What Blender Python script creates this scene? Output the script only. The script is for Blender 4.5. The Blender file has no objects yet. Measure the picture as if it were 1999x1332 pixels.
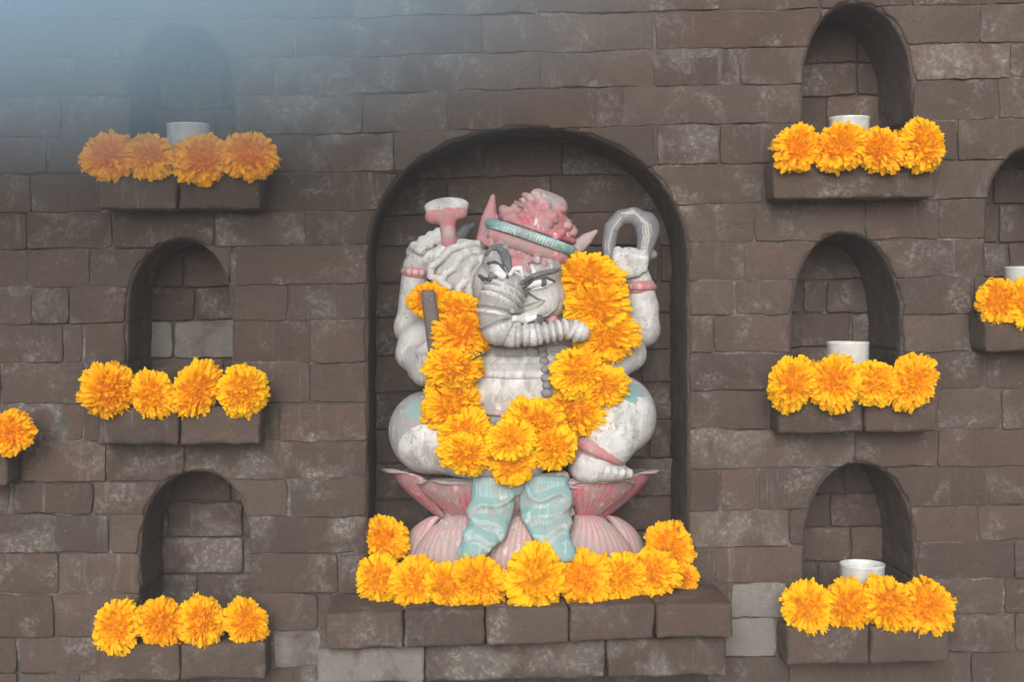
import bpy, math, random
import numpy as np
from mathutils import Vector, Matrix, Euler, noise as mnoise
from mathutils.bvhtree import BVHTree

random.seed(7)
rng = np.random.default_rng(7)
scene = bpy.context.scene
C = scene.collection

# ------------------------------------------------------------------ camera
S = 0.0008            # metres per photo pixel on the wall plane (y = 0)
D = 2.2               # camera to wall
U0, V0, ZC = 900.0, 560.0, 1.45      # principal point of the photo, eye height
W, H = 1999.0, 1332.0
cam_d = bpy.data.cameras.new('camera')
cam = bpy.data.objects.new('camera', cam_d)
C.objects.link(cam)
cam.location = (0, -D, ZC)
cam.rotation_euler = (math.radians(90), 0, 0)
cam_d.sensor_width = 36.0
cam_d.lens = 36.0 * D / (W * S)
cam_d.shift_x = (W / 2 - U0) / W
cam_d.shift_y = -(H / 2 - V0) / W
cam_d.clip_start = 0.02
cam_d.clip_end = 500
scene.camera = cam

# ------------------------------------------------------------------ world, sun, exposure
SUN_EL, SUN_AZ = 24.0, 8.0          # azimuth: from behind the camera, slightly to its left
world = bpy.data.worlds.new('World')
scene.world = world
world.use_nodes = True
nt = world.node_tree
for n in list(nt.nodes):
    nt.nodes.remove(n)
out = nt.nodes.new('ShaderNodeOutputWorld')
bg = nt.nodes.new('ShaderNodeBackground')
sky = nt.nodes.new('ShaderNodeTexSky')
sky.sky_type = 'NISHITA'
sky.sun_disc = False
sky.sun_elevation = math.radians(SUN_EL)
sky.sun_rotation = math.radians(180 + SUN_AZ)
sky.air_density = 1.0
sky.dust_density = 4.0
hs = nt.nodes.new('ShaderNodeHueSaturation')
hs.inputs['Saturation'].default_value = 0.35       # overcast, nearly white sky
nt.links.new(sky.outputs[0], hs.inputs['Color'])
nt.links.new(hs.outputs[0], bg.inputs['Color'])
nt.links.new(bg.outputs[0], out.inputs['Surface'])
bg.inputs['Strength'].default_value = 0.09
sun_d = bpy.data.lights.new('sun', 'SUN')
sun_d.energy = 1.5
sun_d.angle = math.radians(40)
sun_d.color = (1.0, 0.97, 0.94)
sun = bpy.data.objects.new('sun', sun_d)
C.objects.link(sun)
az, el = math.radians(SUN_AZ), math.radians(SUN_EL)
sdir = Vector((-math.sin(az) * math.cos(el), -math.cos(az) * math.cos(el), math.sin(el)))  # towards the sun
sun.rotation_euler = sdir.to_track_quat('Z', 'Y').to_euler()
sun.location = sdir * 5
vs = scene.view_settings
vs.view_transform = 'Standard'
vs.look = 'None'
vs.gamma = 1.0
vs.use_curve_mapping = False
vs.exposure = 0.74
scene.cycles.volume_bounces = 2

# ------------------------------------------------------------------ helpers
def P(u, v, y=0.0):
    f = S * (D + y) / D
    return Vector(((u - U0) * f, y, ZC - (v - V0) * f))

def tag(o, label=None, cat=None, group=None, kind=None):
    if label: o['label'] = label
    if cat: o['category'] = cat
    if group: o['group'] = group
    if kind: o['kind'] = kind
    return o

def link(name, me, mat=None, parent=None, loc=None):
    o = bpy.data.objects.new(name, me)
    C.objects.link(o)
    if me is not None and mat is not None and len(me.materials) == 0:
        me.materials.append(mat)
    if parent is not None:
        o.parent = parent
    if loc is not None:
        if parent is not None:
            o.location = Vector(loc) - world_loc(parent)
        else:
            o.location = loc
    elif parent is not None:
        o.location = -world_loc(parent)
    return o

def world_loc(o):
    l = Vector(o.location)
    while o.parent is not None:
        o = o.parent
        l = l + Vector(o.location)
    return l

def empty(name, loc):
    o = bpy.data.objects.new(name, None)
    o.empty_display_size = 0.05
    C.objects.link(o)
    o.location = loc
    return o

def mesh(name, verts, faces, smooth=True):
    me = bpy.data.meshes.new(name)
    me.from_pydata([tuple(v) for v in verts], [], [tuple(f) for f in faces])
    if smooth:
        me.polygons.foreach_set('use_smooth', [True] * len(me.polygons))
    me.update()
    return me

def set_col(me, cols):
    a = me.color_attributes.new('Col', 'FLOAT_COLOR', 'POINT')
    c = np.ones((len(me.vertices), 4), dtype=np.float32)
    c[:, :3] = cols
    a.data.foreach_set('color', c.ravel())

# ------------------------------------------------------------------ materials
class NT:
    def __init__(self, name):
        self.m = bpy.data.materials.new(name)
        self.m.use_nodes = True
        self.t = self.m.node_tree
        self.b = self.t.nodes['Principled BSDF']
    def n(self, kind, **kw):
        nd = self.t.nodes.new('ShaderNode' + kind)
        for k, v in kw.items():
            setattr(nd, k, v)
        return nd
    def l(self, a, b):
        self.t.links.new(a, b)
    def noise(self, vec, scale, detail=4, rough=0.55, dist=0.0):
        nd = self.n('TexNoise')
        nd.inputs['Scale'].default_value = scale
        nd.inputs['Detail'].default_value = detail
        nd.inputs['Roughness'].default_value = rough
        nd.inputs['Distortion'].default_value = dist
        self.l(vec, nd.inputs['Vector'])
        return nd.outputs['Fac']
    def ramp(self, fac, p0, p1, v0=0.0, v1=1.0):
        nd = self.n('MapRange')
        nd.inputs['From Min'].default_value = p0
        nd.inputs['From Max'].default_value = p1
        nd.inputs['To Min'].default_value = v0
        nd.inputs['To Max'].default_value = v1
        self.l(fac, nd.inputs['Value'])
        return nd.outputs['Result']
    def math(self, op, a, b):
        nd = self.n('Math', operation=op)
        for i, x in enumerate((a, b)):
            if isinstance(x, (int, float)): nd.inputs[i].default_value = x
            else: self.l(x, nd.inputs[i])
        return nd.outputs[0]
    def mix(self, fac, a, b, blend='MIX'):
        nd = self.n('MixRGB', blend_type=blend)
        for i, x in enumerate((fac, a, b)):
            if isinstance(x, (int, float)): nd.inputs[i].default_value = x
            elif isinstance(x, tuple): nd.inputs[i].default_value = (*x, 1)
            else: self.l(x, nd.inputs[i])
        return nd.outputs[0]
    def bump(self, h, strength, dist, prev=None):
        nd = self.n('Bump')
        nd.inputs['Strength'].default_value = strength
        nd.inputs['Distance'].default_value = dist
        self.l(h, nd.inputs['Height'])
        if prev is not None: self.l(prev, nd.inputs['Normal'])
        return nd.outputs['Normal']

def brick_material(name, base=(0.077, 0.0555, 0.0440), pale=0.0, per_object=True):
    k = NT(name)
    geo = k.n('NewGeometry').outputs['Position']
    vec = geo
    oi = k.n('ObjectInfo')
    if per_object:
        add = k.n('VectorMath', operation='ADD')
        sc = k.n('VectorMath', operation='SCALE')
        comb = k.n('CombineXYZ')
        k.l(oi.outputs['Random'], comb.inputs[0]); k.l(oi.outputs['Random'], comb.inputs[2])
        k.l(comb.outputs[0], sc.inputs[0]); sc.inputs['Scale'].default_value = 37.0
        k.l(geo, add.inputs[0]); k.l(sc.outputs[0], add.inputs[1])
        vec = add.outputs[0]
    big = k.noise(vec, 9, 4, 0.55)
    mid = k.noise(vec, 34, 6, 0.65, 0.4)
    fine = k.noise(vec, 190, 5, 0.7)
    grain = k.noise(vec, 600, 3, 0.7)
    col = k.mix(k.ramp(big, 0.35, 0.68), base, (base[0] * 0.80, base[1] * 0.86, base[2] * 0.90))
    warm = k.noise(vec, 15, 3, 0.5, 0.3)
    col = k.mix(k.ramp(warm, 0.55, 0.78, 0, 0.55), col, (base[0] * 1.25, base[1] * 1.08, base[2] * 0.88))
    # per brick tone
    if per_object:
        tone = k.ramp(oi.outputs['Random'], 0, 1, 0.82, 1.15)
        h2 = k.math('FRACT', k.math('MULTIPLY', oi.outputs['Random'], 17.3), 0.0)
        col = k.mix(k.ramp(h2, 0.55, 1.0, 0.0, 0.3), col, (base[0] * 1.22, base[1] * 0.98, base[2] * 0.92))
        h3 = k.math('FRACT', k.math('MULTIPLY', oi.outputs['Random'], 41.7), 0.0)
        col = k.mix(k.ramp(h3, 0.6, 1.0, 0.0, 0.5), col, (base[0] * 0.86, base[1] * 0.98, base[2] * 1.02))
        rgb = k.n('CombineXYZ')
        for i in range(3): k.l(tone, rgb.inputs[i])
        col = k.mix(1.0, col, rgb.outputs[0], 'MULTIPLY')
    # fine mottling
    g = k.ramp(fine, 0.3, 0.7, 0.82, 1.16)
    rgb2 = k.n('CombineXYZ')
    for i in range(3): k.l(g, rgb2.inputs[i])
    col = k.mix(1.0, col, rgb2.outputs[0], 'MULTIPLY')
    # lime bloom: patches broken up into speckles
    att = k.n('Attribute', attribute_type='OBJECT', attribute_name='pale')
    patch = k.noise(vec, 13, 5, 0.62, 0.6)
    patch = k.math('ADD', patch, k.math('MULTIPLY', att.outputs['Fac'], 0.25))
    patch = k.ramp(patch, 0.53, 0.72)
    speck = k.ramp(k.noise(vec, 120, 5, 0.75, 0.5), 0.44, 0.66)
    speck = k.math('MAXIMUM', speck, k.math('MULTIPLY', att.outputs['Fac'], 0.6))
    lime = k.math('MULTIPLY', patch, speck)
    lime = k.math('MULTIPLY', lime, 0.78)
    col = k.mix(lime, col, (0.27, 0.265, 0.25))
    mp = k.n('Mapping'); mp.inputs['Scale'].default_value = (1, 1, 0.12)
    k.l(vec, mp.inputs['Vector'])
    drip = k.math('MULTIPLY', k.ramp(k.noise(mp.outputs[0], 75, 4, 0.65, 0.3), 0.56, 0.70), k.ramp(k.noise(vec, 7, 3, 0.5), 0.52, 0.66))
    col = k.mix(k.math('MULTIPLY', drip, 0.45), col, (0.22, 0.215, 0.20))
    smut = k.ramp(k.noise(geo, 3.3, 4, 0.6, 0.4), 0.50, 0.70, 0.0, 0.40)
    col = k.mix(smut, col, (base[0] * 0.55, base[1] * 0.57, base[2] * 0.60))
    # ochre pits and dark pits
    och = k.math('MULTIPLY', k.ramp(k.noise(vec, 150, 3, 0.6), 0.66, 0.74), k.ramp(k.noise(vec, 11, 2), 0.52, 0.66))
    col = k.mix(k.math('MULTIPLY', och, 0.7), col, (0.22, 0.14, 0.075))
    dark = k.ramp(k.noise(vec, 85, 4, 0.6, 0.8), 0.665, 0.74)
    col = k.mix(k.math('MULTIPLY', dark, 0.55), col, (0.04, 0.035, 0.032))
    wht = k.ramp(k.noise(vec, 230, 2, 0.5), 0.745, 0.79)
    col = k.mix(k.math('MULTIPLY', wht, 0.65), col, (0.34, 0.33, 0.31))
    k.l(col, k.b.inputs['Base Color'])
    k.b.inputs['Roughness'].default_value = 0.88
    k.b.inputs['Specular IOR Level'].default_value = 0.25
    n1 = k.bump(k.noise(vec, 24, 5, 0.55, 0.3), 0.55, 0.012)
    n2 = k.bump(mid, 0.45, 0.005, n1)
    n3 = k.bump(fine, 0.5, 0.0016, n2)
    n4 = k.bump(grain, 0.35, 0.0006, n3)
    n5 = k.bump(dark, -0.5, 0.002, n4)
    k.l(n5, k.b.inputs['Normal'])
    return k.m

M_BRICK = brick_material('brick_fired')
M_OUTER = brick_material('brick_fired_outer', per_object=False)
M_MORTAR = brick_material('mortar_lime', base=(0.070, 0.055, 0.046), per_object=False)
M_REVEAL = brick_material('brick_rubbed', base=(0.082, 0.062, 0.052), per_object=True)

def paint_material():
    k = NT('weathered_paint')
    geo = k.n('NewGeometry').outputs['Position']
    att = k.n('Attribute', attribute_type='GEOMETRY', attribute_name='Col')
    col = att.outputs['Color']
    a = k.noise(geo, 38, 6, 0.65, 0.7)
    b = k.noise(geo, 130, 5, 0.7, 0.4)
    sc = k.n('Mapping'); sc.inputs['Scale'].default_value = (1, 1, 0.35)
    k.l(geo, sc.inputs['Vector'])
    st = k.noise(sc.outputs[0], 90, 4, 0.6, 0.5)
    # washed greyish film
    col = k.mix(k.ramp(a, 0.42, 0.64, 0.0, 0.60), col, (0.31, 0.307, 0.30))
    # white ground showing where paint has worn
    w = k.math('MULTIPLY', k.ramp(st, 0.56, 0.66), k.ramp(k.noise(geo, 21, 3, 0.5), 0.42, 0.6))
    col = k.mix(k.math('MULTIPLY', w, 0.8), col, (0.62, 0.62, 0.61))
    zone = k.math('MULTIPLY', k.ramp(k.noise(geo, 13.6, 4, 0.6, 0.5), 0.46, 0.62), k.ramp(k.noise(sc.outputs[0], 60, 5, 0.7, 0.8), 0.40, 0.56))
    col = k.mix(k.math('MULTIPLY', zone, 0.85), col, (0.25, 0.248, 0.245))
    # chips down to bare stone
    chip = k.math('MULTIPLY', k.ramp(b, 0.55, 0.60), k.ramp(k.noise(geo, 17, 3, 0.6), 0.44, 0.54))
    col = k.mix(k.math('MULTIPLY', chip, 0.85), col, (0.27, 0.245, 0.215))
    dirt = k.ramp(k.noise(geo, 260, 4, 0.7), 0.60, 0.72)
    col = k.mix(k.math('MULTIPLY', dirt, 0.35), col, (0.20, 0.185, 0.17))
    k.l(col, k.b.inputs['Base Color'])
    k.b.inputs['Roughness'].default_value = 0.9
    k.b.inputs['Specular IOR Level'].default_value = 0.12
    n1 = k.bump(chip, -0.6, 0.0015)
    n2 = k.bump(st, 0.35, 0.0018, n1)
    n3 = k.bump(b, 0.3, 0.0012, n2)
    k.l(n3, k.b.inputs['Normal'])
    return k.m
M_PAINT = paint_material()
def fresh_material():
    k = NT('painted_detail')
    geo = k.n('NewGeometry').outputs['Position']
    att = k.n('Attribute', attribute_type='GEOMETRY', attribute_name='Col')
    n_ = k.noise(geo, 170, 5, 0.7, 0.4)
    col = k.mix(k.ramp(n_, 0.56, 0.66, 0.0, 0.35), att.outputs['Color'], (0.36, 0.355, 0.345))
    k.l(col, k.b.inputs['Base Color'])
    k.b.inputs['Roughness'].default_value = 0.65
    k.l(k.bump(n_, 0.3, 0.001), k.b.inputs['Normal'])
    return k.m
M_FRESH = fresh_material()

def petal_material():
    k = NT('marigold_petal')
    att = k.n('Attribute', attribute_type='GEOMETRY', attribute_name='Col')
    ob = k.n('Attribute', attribute_type='OBJECT', attribute_name='tint')
    oi = k.n('ObjectInfo')
    col = k.mix(k.math('MULTIPLY', ob.outputs['Fac'], 0.55), att.outputs['Color'], (1.0, 0.44, 0.003))
    k.l(col, k.b.inputs['Base Color'])
    k.b.inputs['Roughness'].default_value = 0.6
    k.b.inputs['Specular IOR Level'].default_value = 0.2
    tr = k.n('BsdfTranslucent')
    k.l(col, tr.inputs['Color'])
    mx = k.n('MixShader'); mx.inputs[0].default_value = 0.45
    k.l(k.b.outputs[0], mx.inputs[1]); k.l(tr.outputs[0], mx.inputs[2])
    k.l(mx.outputs[0], k.t.nodes['Material Output'].inputs['Surface'])
    return k.m
M_PETAL = petal_material()

def simple(name, col, rough=0.6, var=0.15, scale=60, **kw):
    k = NT(name)
    geo = k.n('NewGeometry').outputs['Position']
    n = k.noise(geo, scale, 5, 0.6)
    c = k.mix(k.ramp(n, 0.3, 0.7), tuple(x * (1 - var) for x in col), tuple(min(1, x * (1 + var)) for x in col))
    k.l(c, k.b.inputs['Base Color'])
    k.b.inputs['Roughness'].default_value = rough
    for a, b in kw.items():
        k.b.inputs[a].default_value = b
    return k.m
M_LEAF = simple('garland_leaf', (0.13, 0.15, 0.04), 0.6)
M_CUP = simple('cup_frosted', (0.50, 0.52, 0.50), 0.32, 0.16, 55, **{'Subsurface Weight': 0.25, 'Subsurface Radius': (0.02, 0.02, 0.018), 'Subsurface Scale': 0.3})
M_WAX = simple('candle_wax', (0.62, 0.61, 0.56), 0.5, 0.06, 50)
M_WICK = simple('wick_burnt', (0.03, 0.028, 0.025), 0.9)
M_GROUND = simple('ground_paving', (0.24, 0.22, 0.20), 0.9, 0.2, 3)

# ------------------------------------------------------------------ ground
g = mesh('ground', [(-9, -9, 0), (9, -9, 0), (9, 2, 0), (-9, 2, 0)], [(0, 1, 2, 3)])
tag(link('ground', g, M_GROUND), kind='structure')

# ------------------------------------------------------------------ brick wall: layout traced in photo pixels on the wall plane
XS = np.array([0.0, 650.0, 1300.0, 1999.0])
LINES = {-1: (-38, -40, -54, -70), 0: (37, 35, 22, 6), 1: (114, 112, 96, 83), 2: (189, 185, 168, 152),
         3: (268, 262, 245, 230), 4: (341, 336, 322, 310), 5: (415, 413, 400, 387), 6: (489, 477, 473, 466),
         7: (563, 556, 550, 538), 8: (636, 626, 617, 613), 9: (710, 708, 690, 686), 10: (789, 787, 762, 761),
         11: (862, 862, 840, 838), 12: (943, 936, 918, 910), 13: (1004, 1010, 1001, 985),
         14: (1081, 1083, 1072, 1055), 15: (1160, 1158, 1143, 1130), 16: (1246, 1232, 1209, 1200),
         17: (1316, 1304, 1286, 1274), 18: (1392, 1380, 1361, 1348)}
KMIN, KMAX = -9, 29
for k in range(-2, KMIN - 1, -1):
    LINES[k] = tuple(a - 75 for a in LINES[k + 1])
for k in range(19, KMAX + 1):
    LINES[k] = tuple(a + 75.5 for a in LINES[k - 1])
def line(k, x):
    return float(np.interp(x, XS, LINES[k])) + 2.6 * mnoise.noise(Vector((x / 130.0, k * 7.3, 0.5))) + 1.2 * mnoise.noise(Vector((x / 45.0, k * 3.1, 4.5)))

JOINTS = {-1: [330, 690, 1046, 1407, 1600, 1780], 0: [235, 575, 941, 1278, 1600, 1913], 1: [147, 537, 892, 1055, 1277, 1446, 1700],
          2: [120, 350, 708, 871, 1216, 1660, 1947], 3: [93, 350, 611, 769, 952, 1280, 1404, 1680, 1870],
          4: [60, 207, 528, 1030, 1503], 5: [52, 219, 420, 597, 1040, 1474, 1690, 1832],
          6: [57, 175, 350, 456, 1040, 1453, 1650, 1863], 7: [62, 135, 350, 563, 1040, 1434, 1650],
          8: [123, 163, 350, 607, 1000, 1393, 1650, 1916], 9: [2, 166, 350, 605, 1000, 1650, 1923],
          10: [162, 547, 1000, 1956], 11: [42, 207, 362, 1000, 1668, 1830],
          12: [21, 182, 390, 562, 1000, 1406, 1481, 1680], 13: [390, 1000, 1541, 1680, 1908],
          14: [114, 390, 510, 660, 1000, 1394, 1680, 1980], 15: [107, 380, 622, 1425, 1535, 1690, 1959],
          16: [35, 525, 615, 1527], 17: [35, 156, 370, 575, 780, 1000, 1200, 1380, 1540, 1894]}
# extra details: joints that are faint in the photograph get a hairline
FAINT = {(0, 235), (8, 1393), (10, 547), (13, 1541), (1, 147), (2, 120), (9, 350)}

# niches: L, R, apex, spring, bottom course line, depth
NICHES = {
    'A': dict(L=253, R=455, ax=350, ay=47, ys=185, kb=4, d=0.16),
    'B': dict(L=247, R=452, ax=355, ay=468, ys=620, kb=10, d=0.15),
    'C': dict(L=273, R=487, ax=388, ay=922, ys=1070, kb=16, d=0.15),
    'D': dict(L=1568, R=1785, ax=1668, ay=5, ys=185, kb=4, d=0.17),
    'E': dict(L=1547, R=1762, ax=1650, ay=455, ys=640, kb=10, d=0.17),
    'F': dict(L=1570, R=1787, ax=1680, ay=906, ys=1085, kb=16, d=0.16),
    'G': dict(L=1926, R=2135, ax=2030, ay=285, ys=440, kb=8, d=0.16),
    'H': dict(L=-262, R=-55, ax=-160, ay=545, ys=700, kb=11, d=0.16),
    'M': dict(L=717, R=1344, ax=1036, ay=249, ys=515, kb=15, d=0.17),
}
def niche_L(n, k):
    if 'step' in n and k is not None and k >= n['step'][0]:
        return n['step'][1]
    return n['L']
def arch_top(n, x, off=0.0, k=None):
    """photo y of the niche's upper edge at x (None outside); off > 0 widens the opening"""
    L, R, ax, ay, ys = niche_L(n, k) - off, n['R'] + off, n['ax'], n['ay'] - off, n['ys']
    if x <= L or x >= R: return None
    if x < n['L'] - off: return line(n['step'][0], x)
    L = n['L'] - off
    q = (ax - x) / (ax - L) if x < ax else (x - ax) / (R - ax)
    return ys - (ys - ay) * (max(0.0, 1 - abs(q) ** 2.15)) ** (1 / 2.15)

# ledges: course, x range on the wall plane, inner joints, how far they stand out
LEDGES = [
    ('A', 4, 205, 522, [362], 0.060), ('B', 10, 205, 522, [365], 0.060), ('C', 16, 208, 532, [366], 0.060),
    ('D', 4, 1490, 1805, [], 0.060), ('E', 10, 1500, 1812, [1667], 0.060), ('F', 16, 1515, 1830, [1675], 0.060),
    ('G', 8, 1893, 2200, [2040], 0.060), ('H', 11, -300, 42, [-120], 0.060),
    ('M', 15, 648, 1402, [794, 945, 1099, 1257], 0.130), ('N', 16, 628, 1396, [833, 1170], 0.105),
]

def wob(x, z, s, f):
    return mnoise.noise(Vector((x * f, s, z * f)))

def piece_mesh(name, poly, front, back, arch_flag=None, bevel=0.0035, seed=0.0, rough=1.0, tilt=(0, 0)):
    """poly: (n,2) photo pixels on the wall plane, counter-clockwise or not. Returns (verts, faces, centre)"""
    pts = np.array(poly, float)
    # resample
    seg = np.roll(pts, -1, 0) - pts
    ln = np.hypot(seg[:, 0], seg[:, 1])
    step = 11.0
    res, fl = [], []
    for i in range(len(pts)):
        n = max(1, int(round(ln[i] / step)))
        for j in range(n):
            res.append(pts[i] + seg[i] * (j / n))
            fl.append(arch_flag[i] if arch_flag is not None and (arch_flag[i] and arch_flag[(i + 1) % len(pts)] or j == 0) else False)
    p = np.array(res)
    fl = np.array(fl, float)
    # drop nearly coincident points
    keep = np.ones(len(p), bool)
    last = p[-1]
    for i in range(len(p)):
        if np.hypot(*(p[i] - last)) < 3.0: keep[i] = False
        else: last = p[i]
    p, fl = p[keep], fl[keep]
    if len(p) < 4: return None
    for _ in range(1):
        p = 0.6 * p + 0.2 * np.roll(p, 1, 0) + 0.2 * np.roll(p, -1, 0)
    area = 0.5 * np.sum(p[:, 0] * np.roll(p[:, 1], -1) - np.roll(p[:, 0], -1) * p[:, 1])
    if area < 0:
        p, fl = p[::-1], fl[::-1]
    x = (p[:, 0] - U0) * S
    z = ZC - (p[:, 1] - V0) * S
    q = np.stack([x, z], 1)
    tg = np.roll(q, -1, 0) - np.roll(q, 1, 0)
    tg /= np.maximum(np.hypot(tg[:, 0], tg[:, 1])[:, None], 1e-9)
    nrm = np.stack([tg[:, 1], -tg[:, 0]], 1)       # one of the two normals
    cen = q.mean(0)
    a2 = 0.5 * np.sum(q[:, 0] * np.roll(q[:, 1], -1) - np.roll(q[:, 0], -1) * q[:, 1])
    inw = -nrm if a2 > 0 else nrm
    for i in range(len(q)):
        w = wob(q[i, 0], q[i, 1], seed, 60) * 0.0018 + wob(q[i, 0], q[i, 1], seed + 9, 22) * 0.0022
        q[i] += inw[i] * (0.0006 + w) * rough
        if fl[i] > 0:
            q[i] += inw[i] * max(0.0, 0.0012 + 0.0035 * wob(q[i, 0], q[i, 1], 5.5, 26) + 0.002 * wob(q[i, 0], q[i, 1], 2.5, 75))
    for _ in range(3):
        e0 = q - np.roll(q, 1, 0); e1 = np.roll(q, -1, 0) - q
        cosang = (e0 * e1).sum(1) / np.maximum(1e-9, np.hypot(*e0.T) * np.hypot(*e1.T))
        sharp = cosang < -0.25
        if not sharp.any(): break
        mid_ = 0.5 * (np.roll(q, 1, 0) + np.roll(q, -1, 0))
        q = np.where(sharp[:, None], mid_, q)
    tg = np.roll(q, -1, 0) - np.roll(q, 1, 0)
    tg /= np.maximum(np.hypot(tg[:, 0], tg[:, 1])[:, None], 1e-9)
    nrm = np.stack([tg[:, 1], -tg[:, 0]], 1)
    inw = -nrm if a2 > 0 else nrm
    bw = np.where(fl > 0, 0.0065, bevel * (1 + 0.0 * fl))
    bw = 0.5 * bw + 0.25 * np.roll(bw, 1) + 0.25 * np.roll(bw, -1)
    wv = np.array([1 + 0.6 * wob(a, b, seed + 3, 45) for a, b in q])
    bw = bw * wv
    n = len(q)
    sl = np.hypot(*(np.roll(q, -1, 0) - q).T)
    cs = np.concatenate([[0], np.cumsum(sl)])
    arc = np.abs(cs[:n, None] - cs[None, :n]); arc = np.minimum(arc, cs[n] - arc)
    dist = np.hypot(q[:, None, 0] - q[None, :, 0], q[:, None, 1] - q[None, :, 1])
    thick = np.where(arc > 0.022, dist, 1.0)
    thick = np.where(arc > dist * 1.6, thick, 1.0).min(1)
    t0, t1 = tg, np.roll(tg, -1, 0)
    bw = np.minimum(bw, np.maximum(0.0004, thick * 0.28))
    # ease the bevel where the outline turns sharply
    e0 = q - np.roll(q, 1, 0); e1 = np.roll(q, -1, 0) - q
    turn = np.abs(np.arctan2(e0[:, 0] * e1[:, 1] - e0[:, 1] * e1[:, 0], (e0 * e1).sum(1)))
    bw = np.where(turn > 0.9, np.minimum(bw, 0.0016), bw)
    for _ in range(2):
        bw = np.minimum(bw, 0.5 * bw + 0.25 * np.roll(bw, 1) + 0.25 * np.roll(bw, -1))
    e_q = np.roll(q, -1, 0) - q
    for _ in range(4):                 # no inset edge may turn back on itself
        r_ = q + inw * bw[:, None]
        e_r = np.roll(r_, -1, 0) - r_
        bad = (e_q * e_r).sum(1) < 0.25 * (e_q * e_q).sum(1)
        if not bad.any(): break
        bw[bad | np.roll(bad, 1)] *= 0.3
    rings = []
    rings.append((q, np.full(n, back)))
    for a in (0.0, 35, 65, 90):
        t = math.radians(a)
        rings.append((q + inw * (bw * (1 - math.cos(t)))[:, None], front + bw * (1 - math.sin(t)) * 1.0))
    verts = []
    for r, yy in rings:
        for i in range(n):
            dy = tilt[0] * (r[i, 0] - cen[0]) + tilt[1] * (r[i, 1] - cen[1])
            verts.append((r[i, 0] - cen[0], yy[i] + dy, r[i, 1] - cen[1]))
    faces = []
    flip = a2 > 0
    for k in range(len(rings) - 1):
        for i in range(n):
            j = (i + 1) % n
            f = (k * n + i, k * n + j, (k + 1) * n + j, (k + 1) * n + i)
            faces.append(f if flip else f[::-1])
    f = tuple((len(rings) - 1) * n + i for i in range(n))
    faces.append(f if flip else f[::-1])
    return verts, faces, (cen[0], 0.0, cen[1])

def brick_pieces(k, xl, xr, gl, gr, gt, gb, niches):
    """pieces of one brick of course k between xl and xr that remain outside the niches"""
    xs = list(np.arange(xl + gl, xr - gr, 6.0)) + [xr - gr]
    for n in niches:
        Lk = niche_L(n, k)
        for e in (Lk, n['R']):
            for dd in (-0.3, 0.3):
                if xl + gl < e + dd < xr - gr: xs.append(e + dd)
        a, b = max(xl + gl, Lk + 0.4), min(xr - gr, n['R'] - 0.4)
        if b > a: xs += list(np.linspace(a, b, max(2, int((b - a) / 1.0))))
    xs = sorted(set(xs))
    runs, cur = [], []
    for x in xs:
        top, bot = line(k, x) + gt, line(k + 1, x) - gb
        arch = False
        for n in niches:
            if k < n['kb']:
                t = arch_top(n, x, 0, k)
                if t is not None and t < bot:
                    bot, arch = t, True
        if bot - top < 9:
            if len(cur) > 1: runs.append(cur)
            cur = []
        else:
            cur.append((x, top, bot, arch))
    if len(cur) > 1: runs.append(cur)
    res = []
    for r in runs:
        if r[-1][0] - r[0][0] < 9: continue
        # thin the samples again but keep the ends
        keep = [r[0]]
        for s in r[1:-1]:
            if s[0] - keep[-1][0] > 4 or abs(s[2] - keep[-1][2]) > 5: keep.append(s)
        keep.append(r[-1])
        eL = any(abs(keep[0][0] - niche_L(n, k)) < 2 or abs(keep[0][0] - n['R']) < 2 for n in niches if k < n['kb'])
        eR = any(abs(keep[-1][0] - niche_L(n, k)) < 2 or abs(keep[-1][0] - n['R']) < 2 for n in niches if k < n['kb'])
        poly, fl = [], []
        for s in keep:
            poly.append((s[0], s[1])); fl.append(False)
        if eR: fl[-1] = True
        for i, s in enumerate(reversed(keep)):
            poly.append((s[0], s[2])); fl.append(s[3])
        if eR: fl[len(keep)] = True
        if eL: fl[-1] = True; fl[0] = True
        res.append((poly, fl))
    return res

wall = empty('brick_wall', (0, 0.03, 0))
tag(wall, 'old brown-grey brick wall with arched niches and projecting ledges', 'wall')

PALE = [(567, 1265, 0.9), (1478, 1180, 1.0), (1480, 1245, 1.0), (620, 225, 0.45), (690, 300, 0.5), (690, 150, 0.4),
        (1790, 1240, 0.3), (1900, 1240, 0.35), (1550, 130, 0.35), (1850, 120, 0.35), (600, 1045, 0.35), (150, 1040, 0.3),
        (1400, 1035, 0.45), (1500, 880, 0.4), (1350, 280, 0.4), (650, 880, 0.35), (560, 450, 0.35)]
outer_v, outer_f = [], []
nb = 0
def add_outer(v, f, c):
    b = len(outer_v)
    outer_v.extend([(a[0] + c[0], a[1] + c[1], a[2] + c[2]) for a in v])
    outer_f.extend([tuple(i + b for i in q) for q in f])

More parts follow.
